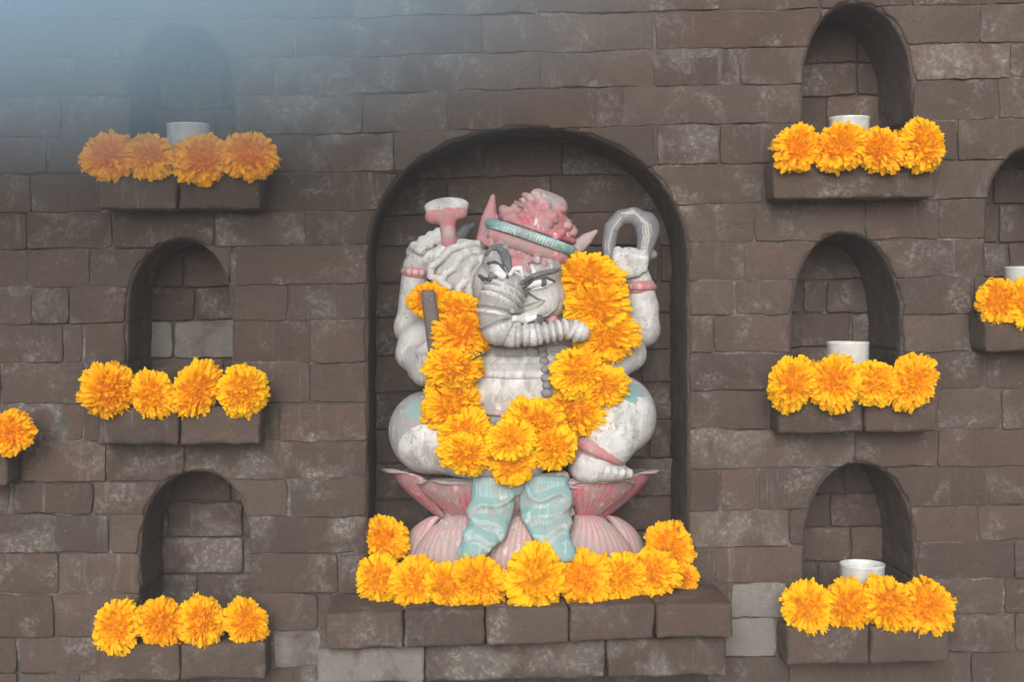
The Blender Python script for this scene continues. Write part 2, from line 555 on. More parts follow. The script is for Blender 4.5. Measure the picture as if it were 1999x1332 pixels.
XMIN, XMAX = -900, 2900
for k in range(KMIN, KMAX):
    js = list(JOINTS.get(k, []))
    if not js:
        x = 100 + 140 * random.random(); js = [x]
        while js[-1] < 1990: js.append(js[-1] + random.uniform(150, 330))
    leds = [l for l in LEDGES if l[1] == k]
    for l in leds:
        js = [j for j in js if not (l[2] - 14 < j < l[3] + 14)]
        js += [l[2], l[3]]
    js.sort()
    while js[0] > XMIN: js.insert(0, js[0] - random.uniform(150, 320))
    while js[-1] < XMAX: js.append(js[-1] + random.uniform(150, 320))
    for l in leds:                      # random joints must not fall inside a ledge
        js = [j for j in js if not (l[2] + 1 < j < l[3] - 1)]
    gap = {}
    for j in js:
        gap[j] = 0.4 if (k, j) in FAINT else random.choice([0.2, 0.4, 0.7, 1.2, 2.0, 3.2])
    for a, b in zip(js[:-1], js[1:]):
        if any(abs(l[2] - a) < 0.5 and abs(l[3] - b) < 0.5 for l in leds): continue
        gt, gb = random.choice([0.1, 0.3, 0.6, 1.1]), random.choice([0.1, 0.3, 0.6, 1.1])
        near = [n for n in NICHES.values() if k < n['kb'] and a < n['R'] + 5 and b > n['L'] - 30]
        for poly, fl in brick_pieces(k, a, b, gap[a], gap[b], gt, gb, near):
            front = random.gauss(0, 0.0013)
            r = piece_mesh('brick', poly, front, 0.035, fl, random.uniform(0.0008, 0.0022), seed=nb * 1.7,
                           tilt=(random.gauss(0, 0.006), random.gauss(0, 0.012)))
            if r is None: continue
            nb += 1
            px = [q[0] for q in poly]; py = [q[1] for q in poly]
            if max(px) < 3 or min(px) > 1996 or max(py) < 3 or min(py) > 1329:
                add_outer(*r); continue
            o = link('brick', mesh('brick', r[0], r[1]), M_BRICK, wall, r[2])
            cx, cy = np.mean(px), np.mean(py)
            pale = max(0.0, random.gauss(-0.02, 0.12))
            for (u, v, a_) in PALE:
                if abs(u - cx) < (max(px) - min(px)) / 2 + 3 and abs(v - cy) < 38: pale = max(pale, a_)
            o['pale'] = float(pale)

for nm, k, xl, xr, inner, prot in LEDGES:
    js = [xl] + inner + [xr]
    for i, (a, b) in enumerate(zip(js[:-1], js[1:])):
        gl = 0.8 if i else 2.0
        gr = 0.8 if i < len(js) - 2 else 2.0
        poly = [(a + gl, line(k, a) + 0.8), (b - gr, line(k, b) + 0.8), (b - gr, line(k + 1, b) - 0.6), (a + gl, line(k + 1, a) - 0.6)]
        r = piece_mesh('ledge_brick', poly, -prot + random.gauss(0, 0.0012), 0.035, None,
                       random.uniform(0.005, 0.0075), seed=nb * 1.7, rough=1.0, tilt=(random.gauss(0, 0.004), random.gauss(0, 0.01)))
        nb += 1
        if b < 0 or a > 1999:
            add_outer(*r); continue
        o = link('ledge_brick', mesh('ledge_brick', r[0], r[1]), M_BRICK, wall, r[2])
        o['pale'] = {('N', 0): 0.95, ('N', 1): 0.5, ('N', 2): 0.55}.get((nm, i), 0.0)
o = link('outer_bricks', mesh('outer_bricks', outer_v, outer_f), M_OUTER, wall)
tag(o, kind='stuff')

# mortar bed behind the bricks (holes where the niches are)
def mortar():
    verts, faces, idx = [], [], {}
    xs = set(np.arange(XMIN, XMAX + 1, 10.0))
    for n in NICHES.values():
        for e in (niche_L(n, 99) - 16, n['L'] - 16, n['R'] + 16):
            xs.add(e - 0.2); xs.add(e + 0.2)
    xs = sorted(xs)
    Ytop, Ybot = LINES[KMIN][1] + 40, LINES[KMAX][1] - 60
    def spans(x):
        blocks = []
        for n in NICHES.values():
            t = arch_top(n, x, 16, 99)
            if t is not None: blocks.append((t, line(n['kb'], x) + 4))
        blocks.sort()
        sp, y = [], Ytop
        for t, b in blocks:
            sp.append((y, t)); y = b
        sp.append((y, Ybot))
        return sp
    def dep(x, y):
        w = wob(x * S, y * S, 3.3, 30) * 0.5 + wob(x * S, y * S, 8.1, 9) * 0.6
        return 0.0022 + 0.011 * max(0.0, w + 0.02)
    for x0, x1 in zip(xs[:-1], xs[1:]):
        s0, s1 = spans(x0 + 0.01), spans(x1 - 0.01)
        if len(s0) != len(s1): continue
        for (a0, b0), (a1, b1) in zip(s0, s1):
            n = max(1, int((max(b0 - a0, b1 - a1)) / 16))
            base = len(verts)
            for i in range(n + 1):
                t = i / n
                for x, a, b in ((x0, a0, b0), (x1, a1, b1)):
                    y = a + (b - a) * t
                    p = P(x, y, 0); verts.append((p.x, dep(x, y), p.z))
            for i in range(n):
                q = base + 2 * i
                faces.append((q, q + 2, q + 3, q + 1))
    return mesh('mortar', verts, faces)
link('mortar', mortar(), M_MORTAR, wall)['pale'] = 0.35

# niches: rubbed reveal + floor, and the bricks of the back wall
def outline(n, off):
    """photo-pixel outline, from the lower left corner over the arch to the lower right one; off > 0 = outwards"""
    pts = []
    yb = line(n['kb'], n['L']) - 1.2
    if 'step' in n:
        ys = line(n['step'][0], n['L'])
        pts += [(n['step'][1] - off, y) for y in np.linspace(yb, ys - 2 - off, 6)]
        pts += [(n['L'] - off, ys - 2 - off)]
        y0 = ys - 8
    else:
        y0 = yb
    pts += [(n['L'] - off, y) for y in np.linspace(y0, n['ys'], 44)]
    for side in (0, 1):
        rx = (n['ax'] - n['L'] + off) if side == 0 else (n['R'] + off - n['ax'])
        ry = n['ys'] - n['ay'] + off
        for t in (np.linspace(0, math.pi / 2, 20)[1:] if side == 0 else np.linspace(math.pi / 2, 0, 20)[1:]):
            c, s_ = math.cos(t) ** (2 / 2.15), math.sin(t) ** (2 / 2.15)
            pts.append((n['ax'] - rx * c if side == 0 else n['ax'] + rx * c, n['ys'] - ry * s_))
    yr = line(n['kb'], n['R']) - 1.2
    pts += [(n['R'] + off, y) for y in np.linspace(n['ys'], yr, 44)[1:]]
    return np.array(pts)

def build_niche(key, n):
    ring = [(22, 0.0040), (7, 0.0042), (2.0, 0.0062), (-0.6, 0.0100), (-1.2, 0.0150)]
    nst = 7
    for i in range(1, nst + 1):
        ring.append((-1.2 - (2.0 if key == 'M' else 5.0) * (i / nst) ** 2, 0.0150 + (n['d'] - 0.0150) * i / nst))
    verts, faces = [], []
    m = None
    for ri, (off, y) in enumerate(ring):
        o = outline(n, off)
        m = len(o)
        for i, (u, v) in enumerate(o):
            p = P(u, v, 0)
            if ri >= 2:
                a = 0.0040 if ri > 4 else 0.0016
                d1 = mnoise.noise(Vector((p.x * 28, y * 28, p.z * 28))) * a + mnoise.noise(Vector((p.x * 70, y * 70, p.z * 70))) * a * 0.5
                cx = (n['ax'] - U0) * S
                kc = max([k for k in range(KMIN, KMAX) if line(k, n['ax']) < v] or [KMIN])
                gd = min(abs(v - line(kc, n['ax'])), abs(v - line(kc + 1, n['ax'])))
                hsh = math.sin(kc * 12.9898 + (3.1 if u < n['ax'] else 7.7) + ord(key)) * 43758.5453
                fade = 1.0 if ri > 4 else 0.4
                if v > n['ay'] + 30:
                    d1 += fade * (0.0030 * ((hsh - math.floor(hsh)) - 0.3) - (0.0028 if gd < 3.5 else 0.0))
                p.x += d1 * (1 if p.x < cx else -1) - (0 if ri == 1 else 0)
                p.z += d1 if v < n['ys'] else 0
            verts.append((p.x, y, p.z))
    for r in range(len(ring) - 1):
        for i in range(m - 1):
            faces.append((r * m + i, (r + 1) * m + i, (r + 1) * m + i + 1, r * m + i + 1))
    # floor strip by strip
    for r in range(4, len(ring) - 1):
        faces.append((r * m, r * m + m - 1, (r + 1) * m + m - 1, (r + 1) * m))
    # floor lip running out onto the ledge
    a, b = verts[4 * m], verts[5 * m - 1]
    q = len(verts)
    verts.extend([(a[0], -0.004, a[2]), (b[0], -0.004, b[2])])
    faces.append((q, q + 1, 5 * m - 1, 4 * m))
    cen = P(n['ax'], line(n['kb'], n['ax']), 0.0)
    verts = [(v[0] - cen.x, v[1], v[2] - cen.z) for v in verts]
    ob = link('niche', mesh('niche', verts, faces), M_REVEAL, wall, cen)
    # plaster bed + bricks of the back
    kk = [k for k in range(KMIN, KMAX) if k < n['kb'] and line(k + 1, n['ax']) > n['ay'] - 20]
    rnd = random.Random(ord(key))
    bl = 235 if key == 'M' else 165
    bed = outline(n, 12)
    vb = [P(u, v, 0) for u, v in bed]
    vb = [(p.x - cen.x, n['d'] + 0.004, p.z - cen.z) for p in vb]
    link('backing', mesh('backing', vb, [tuple(range(len(vb)))], False), M_MORTAR, ob, cen)
    pre = {('M', 3): [948, 1112], ('M', 4): [870, 1088], ('B', 8): [300, 470], ('B', 7): [345], ('E', 7): [1618, 1665], ('F', 13): [1672], ('F', 12): [1700]}
    for k in kk:
        x = n['L'] - rnd.uniform(20, bl)
        js = [x]
        while js[-1] < n['R'] + 5: js.append(js[-1] + rnd.uniform(0.75, 1.2) * bl)
        if (key, k) in pre:
            js = [n['L'] - 40] + pre[(key, k)] + [n['R'] + 40]
        for a, b in zip(js[:-1], js[1:]):
            a2, b2 = max(a, n['L'] - 22 - (24 if 'step' in n else 0)), min(b, n['R'] + 12)
            if b2 - a2 < 14: continue
            g1, g2 = rnd.choice([0.5, 1, 2.2]), rnd.choice([0.5, 1, 1.6])
            poly = [(a2 + g1, line(k, a2) + g2), (b2 - g1, line(k, b2) + g2), (b2 - g1, line(k + 1, b2) - 0.5), (a2 + g1, line(k + 1, a2) - 0.5)]
            f = n['d'] - 0.003 + rnd.gauss(0, 0.0012)
            r = piece_mesh('brick', poly, f, n['d'] + 0.02, None, rnd.uniform(0.002, 0.004), seed=rnd.random() * 90,
                           tilt=(rnd.gauss(0, 0.006), rnd.gauss(0, 0.012)))
            bo = link('brick', mesh('brick', r[0], r[1]), M_BRICK, ob, r[2])
            bo['pale'] = max(0.0, rnd.gauss(0.08, 0.15))
            if key == 'B' and k == 8: bo['pale'] = 0.95
            if key == 'C' and k in (13, 14): bo['pale'] = 0.45
    return ob
for key, n in NICHES.items():
    if key == 'H':
        build_niche(key, n)
    else:
        build_niche(key, n)

# ------------------------------------------------------------------ signed-distance sculpting for the statue
Y0 = 0.05
def Q(u, v, t):
    """photo pixel + depth towards the viewer (photo-pixel units, from the statue's mid plane)"""
    return np.array(P(u, v, Y0 - t * S))

VOX = 0.0018
class Sculpt:
    def __init__(self):
        self.ops = []
    def ell(self, u, v, t, ru, rv, rt, col, rot=0.0, k=12, op='+', yaw=0.0):
        self.ops.append(('e', Q(u, v, t), np.array([ru, rt, rv]) * S, rot, yaw, col, k * S, op)); return self
    def limb(self, pts, col, k=12, ridge=None, op='+'):
        """pts: (u, v, t, r) chain of round cones; ridge = (period px, amplitude px)"""
        self.ops.append(('l', np.array([Q(*p[:3]) for p in pts]), np.array([p[3] for p in pts]) * S, ridge, None, col, k * S, op)); return self
    def dist(self, o, X):
        if o[0] == 'e':
            _, c, r, rot, yaw, *_ = o
            d = X - c
            a = math.radians(rot)
            # rotation in the picture plane (clockwise for positive rot)
            x = d[..., 0] * math.cos(a) - d[..., 2] * math.sin(a)
            z = d[..., 0] * math.sin(a) + d[..., 2] * math.cos(a)
            y = d[..., 1]
            if yaw:
                b = math.radians(yaw)
                x, y = x * math.cos(b) - y * math.sin(b), x * math.sin(b) + y * math.cos(b)
            k0 = np.sqrt((x / r[0]) ** 2 + (y / r[1]) ** 2 + (z / r[2]) ** 2)
            k1 = np.sqrt((x / r[0] ** 2) ** 2 + (y / r[1] ** 2) ** 2 + (z / r[2] ** 2) ** 2)
            return np.where(k1 > 1e-9, k0 * (k0 - 1) / np.maximum(k1, 1e-9), -r.min())
        _, pts, rad, ridge, *_ = o
        best = None
        s0 = 0.0
        for i in range(len(pts) - 1):
            a, b = pts[i], pts[i + 1]
            ab = b - a
            L = float(np.linalg.norm(ab))
            h = np.clip(((X - a) @ ab) / (L * L), 0, 1)
            r = rad[i] + (rad[i + 1] - rad[i]) * h
            if ridge:
                r = r + ridge[1] * S * np.sin((s0 + h * L) / (ridge[0] * S) * 2 * math.pi)
            d = np.linalg.norm(X - (a + h[..., None] * ab), axis=-1) - r
            best = d if best is None else np.minimum(best, d)
            s0 += L
        return best
    def phase(self, o, X):
        _, pts, rad, ridge, *_ = o
        best = np.full(len(X), 1e9); out_ = np.zeros(len(X)); s0 = 0.0
        for i in range(len(pts) - 1):
            a, b_ = pts[i], pts[i + 1]
            ab = b_ - a; L = float(np.linalg.norm(ab))
            h = np.clip(((X - a) @ ab) / (L * L), 0, 1)
            d = np.linalg.norm(X - (a + h[..., None] * ab), axis=-1) - (rad[i] + (rad[i + 1] - rad[i]) * h)
            m = d < best
            best[m] = d[m]; out_[m] = np.sin((s0 + h[m] * L) / (ridge[0] * S) * 2 * math.pi)
            s0 += L
        return out_
    def bounds(self, o):
        if o[0] == 'e':
            m = o[2].max() if (o[3] or o[4]) else o[2]
            return o[1] - m, o[1] + m
        R = o[2].max() + (o[3][1] * S if o[3] else 0)
        return o[1].min(0) - R, o[1].max(0) + R
    def build(self, name, vox=VOX):
        bs = [self.bounds(o) for o in self.ops if o[7] == '+']
        lo = np.min([b[0] for b in bs], 0) - 5 * vox
        hi = np.max([b[1] for b in bs], 0) + 5 * vox
        n = np.ceil((hi - lo) / vox).astype(int) + 1
        ax = [lo[i] + vox * np.arange(n[i]) for i in range(3)]
        F = np.full(n, 0.05, np.float64)
        for o in self.ops:
            k = o[6]
            a, b = self.bounds(o)
            m = k * 1.2 + 4 * vox
            i0 = np.maximum(0, np.floor((a - m - lo) / vox).astype(int))
            i1 = np.minimum(n, np.ceil((b + m - lo) / vox).astype(int) + 1)
            sl = tuple(slice(i0[i], i1[i]) for i in range(3))
            g = np.stack(np.meshgrid(*[ax[i][sl[i]] for i in range(3)], indexing='ij'), -1)
            d = self.dist(o, g)
            f = F[sl]
            if o[7] == '+':
                h = np.maximum(k - np.abs(f - d), 0) / max(k, 1e-9)
                F[sl] = np.minimum(f, d) - h * h * k * 0.25
            else:
                h = np.maximum(k - np.abs(f + d), 0) / max(k, 1e-9)
                F[sl] = np.maximum(f, -d) + h * h * k * 0.25
        V, Fc = surface_nets(F, lo, vox)
        # paint: colour of the nearest stroke
        best = np.full(len(V), 1e9); col = np.zeros((len(V), 3))
        for o in self.ops:
            if o[7] != '+': continue
            a, b = self.bounds(o)
            m = 0.02
            sel = np.where(np.all((V > a - m) & (V < b + m), 1))[0]
            if len(sel) == 0: continue
            d = self.dist(o, V[sel])
            w = d < best[sel]
            best[sel[w]] = d[w]
            col[sel[w]] = o[5]
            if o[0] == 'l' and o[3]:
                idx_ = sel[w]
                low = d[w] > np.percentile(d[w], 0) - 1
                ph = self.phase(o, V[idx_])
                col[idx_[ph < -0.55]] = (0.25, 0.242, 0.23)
        return V, Fc, col

def surface_nets(F, lo, vox):
    ins = F < 0
    n = F.shape
    c = np.zeros((n[0] - 1, n[1] - 1, n[2] - 1), np.int8)
    for i in (0, 1):
        for j in (0, 1):
            for k in (0, 1):
                c += ins[i:n[0] - 1 + i, j:n[1] - 1 + j, k:n[2] - 1 + k]
    cells = np.argwhere((c > 0) & (c < 8))
    idx = np.full(c.shape, -1, np.int64)
    idx[tuple(cells.T)] = np.arange(len(cells))
    acc = np.zeros((len(cells), 3)); cnt = np.zeros(len(cells))
    corners = [(i, j, k) for i in (0, 1) for j in (0, 1) for k in (0, 1)]
    for a in corners:
        for ax in range(3):
            if a[ax] == 1: continue
            b = list(a); b[ax] = 1
            fa = F[cells[:, 0] + a[0], cells[:, 1] + a[1], cells[:, 2] + a[2]]
            fb = F[cells[:, 0] + b[0], cells[:, 1] + b[1], cells[:, 2] + b[2]]
            m = (fa < 0) != (fb < 0)
            t = np.where(m, fa / np.where(m, fa - fb, 1), 0)
            p = np.tile(np.array(a, float), (len(cells), 1)); p[:, ax] += t
            acc[m] += p[m]; cnt[m] += 1
    V = lo + vox * (cells + acc / cnt[:, None])
    faces = []
    for ax in range(3):
        b, d = [(1, 2), (2, 0), (0, 1)][ax]
        s0 = [slice(None)] * 3; s1 = [slice(None)] * 3
        s0[ax] = slice(0, n[ax] - 1); s1[ax] = slice(1, n[ax])
        A, B = ins[tuple(s0)], ins[tuple(s1)]
        e = np.argwhere(A != B)
        e = e[(e[:, b] > 0) & (e[:, d] > 0) & (e[:, b] < n[b] - 1) & (e[:, d] < n[d] - 1)]
        if len(e) == 0: continue
        st = A[tuple(e.T)]
        def cell(db, dd):
            q = e.copy(); q[:, b] -= db; q[:, d] -= dd
            return idx[tuple(q.T)]
        q = np.stack([cell(1, 1), cell(0, 1), cell(0, 0), cell(1, 0)], 1)
        q[~st] = q[~st][:, ::-1]
        faces.append(q)
    return V, np.concatenate(faces)

def np_mesh(name, V, Fc, col=None):
    me = bpy.data.meshes.new(name)
    me.vertices.add(len(V)); me.vertices.foreach_set('co', np.asarray(V, np.float32).ravel())
    me.loops.add(Fc.size); me.loops.foreach_set('vertex_index', Fc.astype(np.int32).ravel())
    me.polygons.add(len(Fc))
    me.polygons.foreach_set('loop_start', np.arange(0, Fc.size, Fc.shape[1], dtype=np.int32))
    me.polygons.foreach_set('loop_total', np.full(len(Fc), Fc.shape[1], np.int32))
    me.polygons.foreach_set('use_smooth', np.ones(len(Fc), bool))
    me.update(calc_edges=True)
    me.validate()
    if col is not None: set_col(me, col)
    return me

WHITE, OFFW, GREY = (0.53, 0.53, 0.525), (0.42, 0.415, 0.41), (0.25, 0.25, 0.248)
PINK, DPINK, PPINK = (0.46, 0.165, 0.185), (0.42, 0.11, 0.135), (0.42, 0.29, 0.29)
TEAL, DTEAL, SLATE = (0.15, 0.33, 0.335), (0.10, 0.27, 0.28), (0.065, 0.068, 0.08)

statue_base = P(1025, 1150, Y0)
statue = empty('elephant_statue', statue_base)
tag(statue, 'weathered white elephant-headed deity statue with pink crown, seated on a pink lotus', 'statue')

def sculpt_part(name, sc, parent=statue, vox=VOX, paint=None, mat=None):
    V, Fc, col = sc.build(name, vox)
    if paint:
        for (u, v, t, r, c_) in paint:
            q = Q(u, v, t)
            d = np.linalg.norm(V - q, axis=1) / (r * S)
            nz = np.array([mnoise.noise(Vector(p) * 60) for p in V[d < 1.5]]) * 0.25 if np.any(d < 1.5) else np.zeros(0)
            dd = d.copy(); dd[d < 1.5] += nz
            col[dd < 1.0] = c_
    me = np_mesh(name, V, Fc, col)
    o = link(name, me, mat or M_PAINT, parent)
    return o, V, Fc

# --- body: legs, trunk of the body, four arms, head, ears and trunk in one surface
b = Sculpt()
b.ell(1012, 745, 10, 150, 150, 100, OFFW, k=20)
b.ell(1012, 775, 50, 118, 96, 84, WHITE, k=25)
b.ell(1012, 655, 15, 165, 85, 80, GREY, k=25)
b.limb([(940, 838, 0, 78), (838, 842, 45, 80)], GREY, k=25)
b.limb([(838, 862, 75, 60), (930, 893, 110, 44), (1030, 905, 110, 34)], WHITE, k=22)
b.limb([(1085, 830, 0, 78), (1203, 808, 45, 77)], OFFW, k=25)
b.limb([(1208, 822, 78, 66), (1188, 860, 100, 54), (1150, 905, 108, 40)], WHITE, k=22)
b.ell(1175, 922, 108, 62, 19, 34, OFFW, k=10, rot=3)
for i, u in enumerate((1172, 1187, 1202, 1217, 1230)):
    b.ell(u, 919 + i * 1.5, 136 - i * 3, 8.5 - i * 0.5, 9, 13, WHITE, k=2)
# axe-side rear arm
b.limb([(885, 612, -5, 52), (822, 648, 0, 40), (803, 640, 8, 34)], OFFW, k=18)
b.limb([(806, 640, 8, 33), (805, 580, 12, 27), (812, 520, 16, 26), (826, 497, 20, 27)], OFFW, k=12)
b.ell(836, 490, 20, 36, 27, 24, WHITE, k=10, rot=-30)
for i, (u, v) in enumerate(((806, 484), (822, 473), (838, 464), (853, 457))):
    b.limb([(u - 4, v + 8, 22, 10), (u + 3, v - 3, 38, 10.5), (u + 16, v + 6, 52, 9)], WHITE, k=3)
b.limb([(815, 510, 30, 13), (845, 500, 46, 12), (866, 486, 50, 9)], WHITE, k=4)
# axe-side front arm, fist round the rod
b.limb([(868, 640, 30, 48), (812, 668, 45, 35), (806, 690, 52, 34)], OFFW, k=16)
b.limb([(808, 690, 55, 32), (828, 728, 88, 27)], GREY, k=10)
b.ell(840, 716, 95, 27, 38, 26, OFFW, k=8, rot=-10)
for i in range(4):
    v = 688 + i * 17
    b.limb([(824 + i * 2, v, 108, 10), (842 + i * 2, v - 3, 124, 10.5), (860 + i * 2, v + 2, 118, 9)], OFFW, k=3)
b.limb([(822, 690, 105, 11), (838, 676, 120, 11), (850, 674, 122, 9)], WHITE, k=3)
# noose-side rear arm
b.limb([(1150, 620, -5, 52), (1225, 655, 0, 38), (1255, 645, 8, 33)], OFFW, k=18)
b.limb([(1254, 642, 8, 32), (1254, 600, 12, 33), (1246, 550, 16, 27), (1236, 530, 20, 28)], WHITE, k=12)
b.ell(1228, 512, 20, 36, 30, 26, WHITE, k=8)
for i in range(4):
    u = 1206 + i * 17
    b.limb([(u, 490 + i * 2, 30, 9.5), (u - 1, 500 + i * 2, 48, 10.5), (u - 2, 518 + i * 2, 46, 9.5)], WHITE, k=3)
b.limb([(1200, 530, 36, 12), (1222, 535, 50, 11), (1244, 532, 50, 9)], OFFW, k=4)
# noose-side front arm
b.limb([(1150, 640, 30, 48), (1222, 672, 36, 36), (1228, 690, 44, 34)], OFFW, k=16)
b.limb([(1226, 692, 48, 32), (1168, 738, 95, 28)], OFFW, k=10)
b.ell(1140, 742, 105, 36, 24, 28, OFFW, k=8)
# neck and head
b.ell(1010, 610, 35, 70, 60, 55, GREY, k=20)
b.ell(1012, 560, 60, 84, 88, 78, OFFW, k=18, rot=15)
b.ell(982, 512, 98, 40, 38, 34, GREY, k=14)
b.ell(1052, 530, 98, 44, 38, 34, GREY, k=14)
b.ell(1068, 585, 88, 36, 46, 40, OFFW, k=12, rot=10)
b.ell(950, 560, 84, 28, 42, 36, OFFW, k=12)
b.ell(1045, 605, 112, 40, 22, 30, OFFW, k=8, rot=-12)
# mouth cut and lower lip
b.ell(1035, 600, 150, 38, 7, 26, GREY, k=6, rot=-18, op='-')
b.limb([(1005, 622, 130, 11), (1045, 622, 138, 10)], WHITE, k=4)
# trunk
b.limb([(1012, 512, 112, 24), (1004, 535, 124, 33), (988, 563, 140, 41), (972, 595, 150, 39), (966, 622, 154, 34), (974, 641, 156, 30),
        (998, 653, 157, 23), (1040, 654, 157, 19.5), (1085, 646, 154, 18), (1112, 641, 150, 18.5), (1135, 652, 146, 19)], WHITE, k=5, ridge=(13.0, 3.2))
b.ell(1130, 648, 150, 21, 18, 18, WHITE, k=4, rot=20)
# ears with folds
b.ell(895, 522, 42, 62, 56, 25, OFFW, k=10, rot=-25, yaw=8)
b.ell(922, 560, 42, 34, 46, 22, OFFW, k=10)
for pl in ([(948, 478), (915, 476), (880, 486), (862, 505), (842, 522), (840, 540), (856, 545)], [(948, 492), (918, 492), (896, 504), (888, 522), (868, 535), (862, 552), (876, 562)],
           [(948, 505), (925, 510), (912, 528), (914, 545), (896, 562), (894, 580)], [(945, 520), (928, 540), (915, 575), (912, 592)], [(942, 545), (934, 570), (932, 598)]):
    b.limb([(u, v, 66 - 0.05 * abs(u - 900), 8.5 - i * 0.3) for i, (u, v) in enumerate(pl)], WHITE, k=4)
b.ell(1128, 560, 30, 52, 60, 18, OFFW, k=10, rot=10)
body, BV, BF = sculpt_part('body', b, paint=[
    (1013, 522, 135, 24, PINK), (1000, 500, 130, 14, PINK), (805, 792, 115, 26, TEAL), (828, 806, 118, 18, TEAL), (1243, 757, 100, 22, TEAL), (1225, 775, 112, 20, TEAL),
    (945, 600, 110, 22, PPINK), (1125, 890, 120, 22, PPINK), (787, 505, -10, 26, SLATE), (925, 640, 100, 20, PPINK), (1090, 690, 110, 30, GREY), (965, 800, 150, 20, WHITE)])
BVH = BVHTree.FromPolygons([tuple(v) for v in BV], [tuple(int(i) for i in f) for f in BF])
EYE = Vector((0, -D, ZC))
def surf(u, v, lift=0.0):
    d = (P(u, v, 0) - EYE).normalized()
    h = BVH.ray_cast(EYE, d)
    if h[0] is None: return P(u, v, 0.0)
    return h[0] - d * lift * S
def surf_t(u, v):
    """depth coordinate t of the body surface under a pixel"""
    return (Y0 - surf(u, v).y) / S

def strokes(name, lines, col, r, lift=0, k=1.5, vox=0.0012, parent=statue):
    s_ = Sculpt()
    for ln in lines:
        rr = r if not isinstance(r, (list, tuple)) else None
        s_.limb([(u, v, surf_t(u, v) + lift, (rr if rr else r[min(i, len(r) - 1)])) for i, (u, v) in enumerate(ln)], col, k=k)
    return sculpt_part(name, s_, parent, vox)[0]

# --- face
BRIGHT, INK = (0.58, 0.58, 0.575), (0.060, 0.062, 0.072)
def stroke(name, ln, col, r, lift=1.5, parent=statue):
    s_ = Sculpt()
    s_.limb([(u, v, surf_t(u, v) + lift, r[min(i, len(r) - 1)]) for i, (u, v) in enumerate(ln)], col, k=1.5)
    return sculpt_part(name, s_, parent, 0.0011, mat=M_FRESH)[0]
def eye(pts, pu, pv, rp):
    # almond laid on the face as a fan of short strokes, so it follows the surface
    s_ = Sculpt()
    for ln in pts:
        s_.limb([(u, v, surf_t(u, v) + 0.5, r) for u, v, r in ln], BRIGHT, k=2)
    o, *_ = sculpt_part('eye', s_, statue, 0.0011, mat=M_FRESH)
    p_ = Sculpt(); p_.ell(pu, pv, surf_t(pu, pv) + 5.5, rp, rp * 1.15, 5, INK, k=1)
    sculpt_part('pupil', p_, o, 0.0009, mat=M_FRESH)
eye([[(962, 520, 6), (972, 526, 9), (984, 538, 6)], [(958, 528, 4), (970, 533, 6), (982, 542, 4)]], 964, 522, 6.5)
eye([[(1030, 560, 4), (1046, 553, 8), (1060, 550, 8.5), (1076, 552, 4)], [(1038, 564, 4), (1055, 560, 5), (1068, 557, 4)]], 1060, 551, 7.5)
stroke('eyebrow', [(950, 497), (960, 485), (974, 483), (986, 496), (990, 514), (997, 530)], (0.105, 0.108, 0.122), [4, 6, 8, 10, 9, 4])
stroke('eyebrow', [(1018, 552), (1036, 541), (1058, 534), (1080, 529), (1092, 526)], (0.105, 0.108, 0.122), [4, 5, 5.5, 4.5, 3])
stroke('eyelid', [(952, 514), (966, 512), (980, 521), (991, 542)], INK, [2.5, 3.5, 3.5, 2.5], 3)
stroke('eyelid', [(1022, 562), (1040, 547), (1062, 541), (1082, 549)], INK, [2.5, 3.5, 3.8, 2.5], 3)
stroke('eyelid', [(1024, 566), (1036, 575), (1050, 584), (1064, 588)], (0.13, 0.13, 0.135), [1.8, 2.2, 2, 1.6], 1)
stroke('brow_ridge', [(996, 536), (1004, 525), (1016, 524), (1021, 538)], BRIGHT, [4, 5, 5, 3], 2)
stroke('cheek_line', [(936, 538), (944, 545), (956, 546), (970, 541)], INK, [3.5, 4.5, 4, 2.5], 1.5)
stroke('cheek_line', [(1090, 560), (1091, 580), (1084, 602), (1066, 617), (1044, 622)], GREY, [2.5, 3, 3, 3, 2.5], 1.5)
stroke('lip', [(1000, 608), (1020, 606), (1042, 600), (1058, 590)], (0.30, 0.285, 0.25), [5, 6, 6, 4], 1)
stroke('tusk', [(1004, 622), (1024, 625), (1044, 620)], BRIGHT, [7, 8, 6], 3)
for (u, v, a_, b_, c_) in ((1051, 626, 12, 12, SLATE), (1076, 624, 13, 10, (0.40, 0.22, 0.235))):
    s_ = Sculpt(); s_.ell(u, v, surf_t(u, v) + 2, a_, b_, 10, c_, k=1); sculpt_part('lip_bead', s_, statue, 0.0012, mat=M_FRESH)

# --- crown (head tilted about 19 degrees)
ca, sa = math.cos(math.radians(19)), math.sin(math.radians(19))
def Hd(r, up, o=(1030, 482)):
    return o[0] + r * ca + up * sa, o[1] + r * sa - up * ca
cr = Sculpt()
def cell_(r, up, t, a, b_, c_, col, k=5):
    u, v = Hd(r, up); cr.ell(u, v, t, a, b_, c_, col, rot=19, k=k)
cell_(0, 0, 55, 90, 34, 80, PINK, 10)
cell_(4, 36, 55, 74, 30, 68, PINK, 8)
cell_(8, 64, 55, 56, 28, 54, PINK, 8)
cell_(10, 90, 55, 40, 22, 40, PPINK, 6)
cr.limb([(*Hd(-14, 100), 60, 15), (*Hd(30, 98), 60, 15)], PPINK, k=10)
rc = random.Random(4)
for i in range(16):
    th = math.radians(-85 + 170 * i / 15)
    u, v = Hd(86 * math.sin(th), -20 + rc.uniform(-3, 3))
    cr.ell(u, v, 55 + 79 * math.cos(th), rc.uniform(7, 12), rc.uniform(7, 11), 9, rc.choice([PINK, PINK, DPINK, PPINK]), k=4)
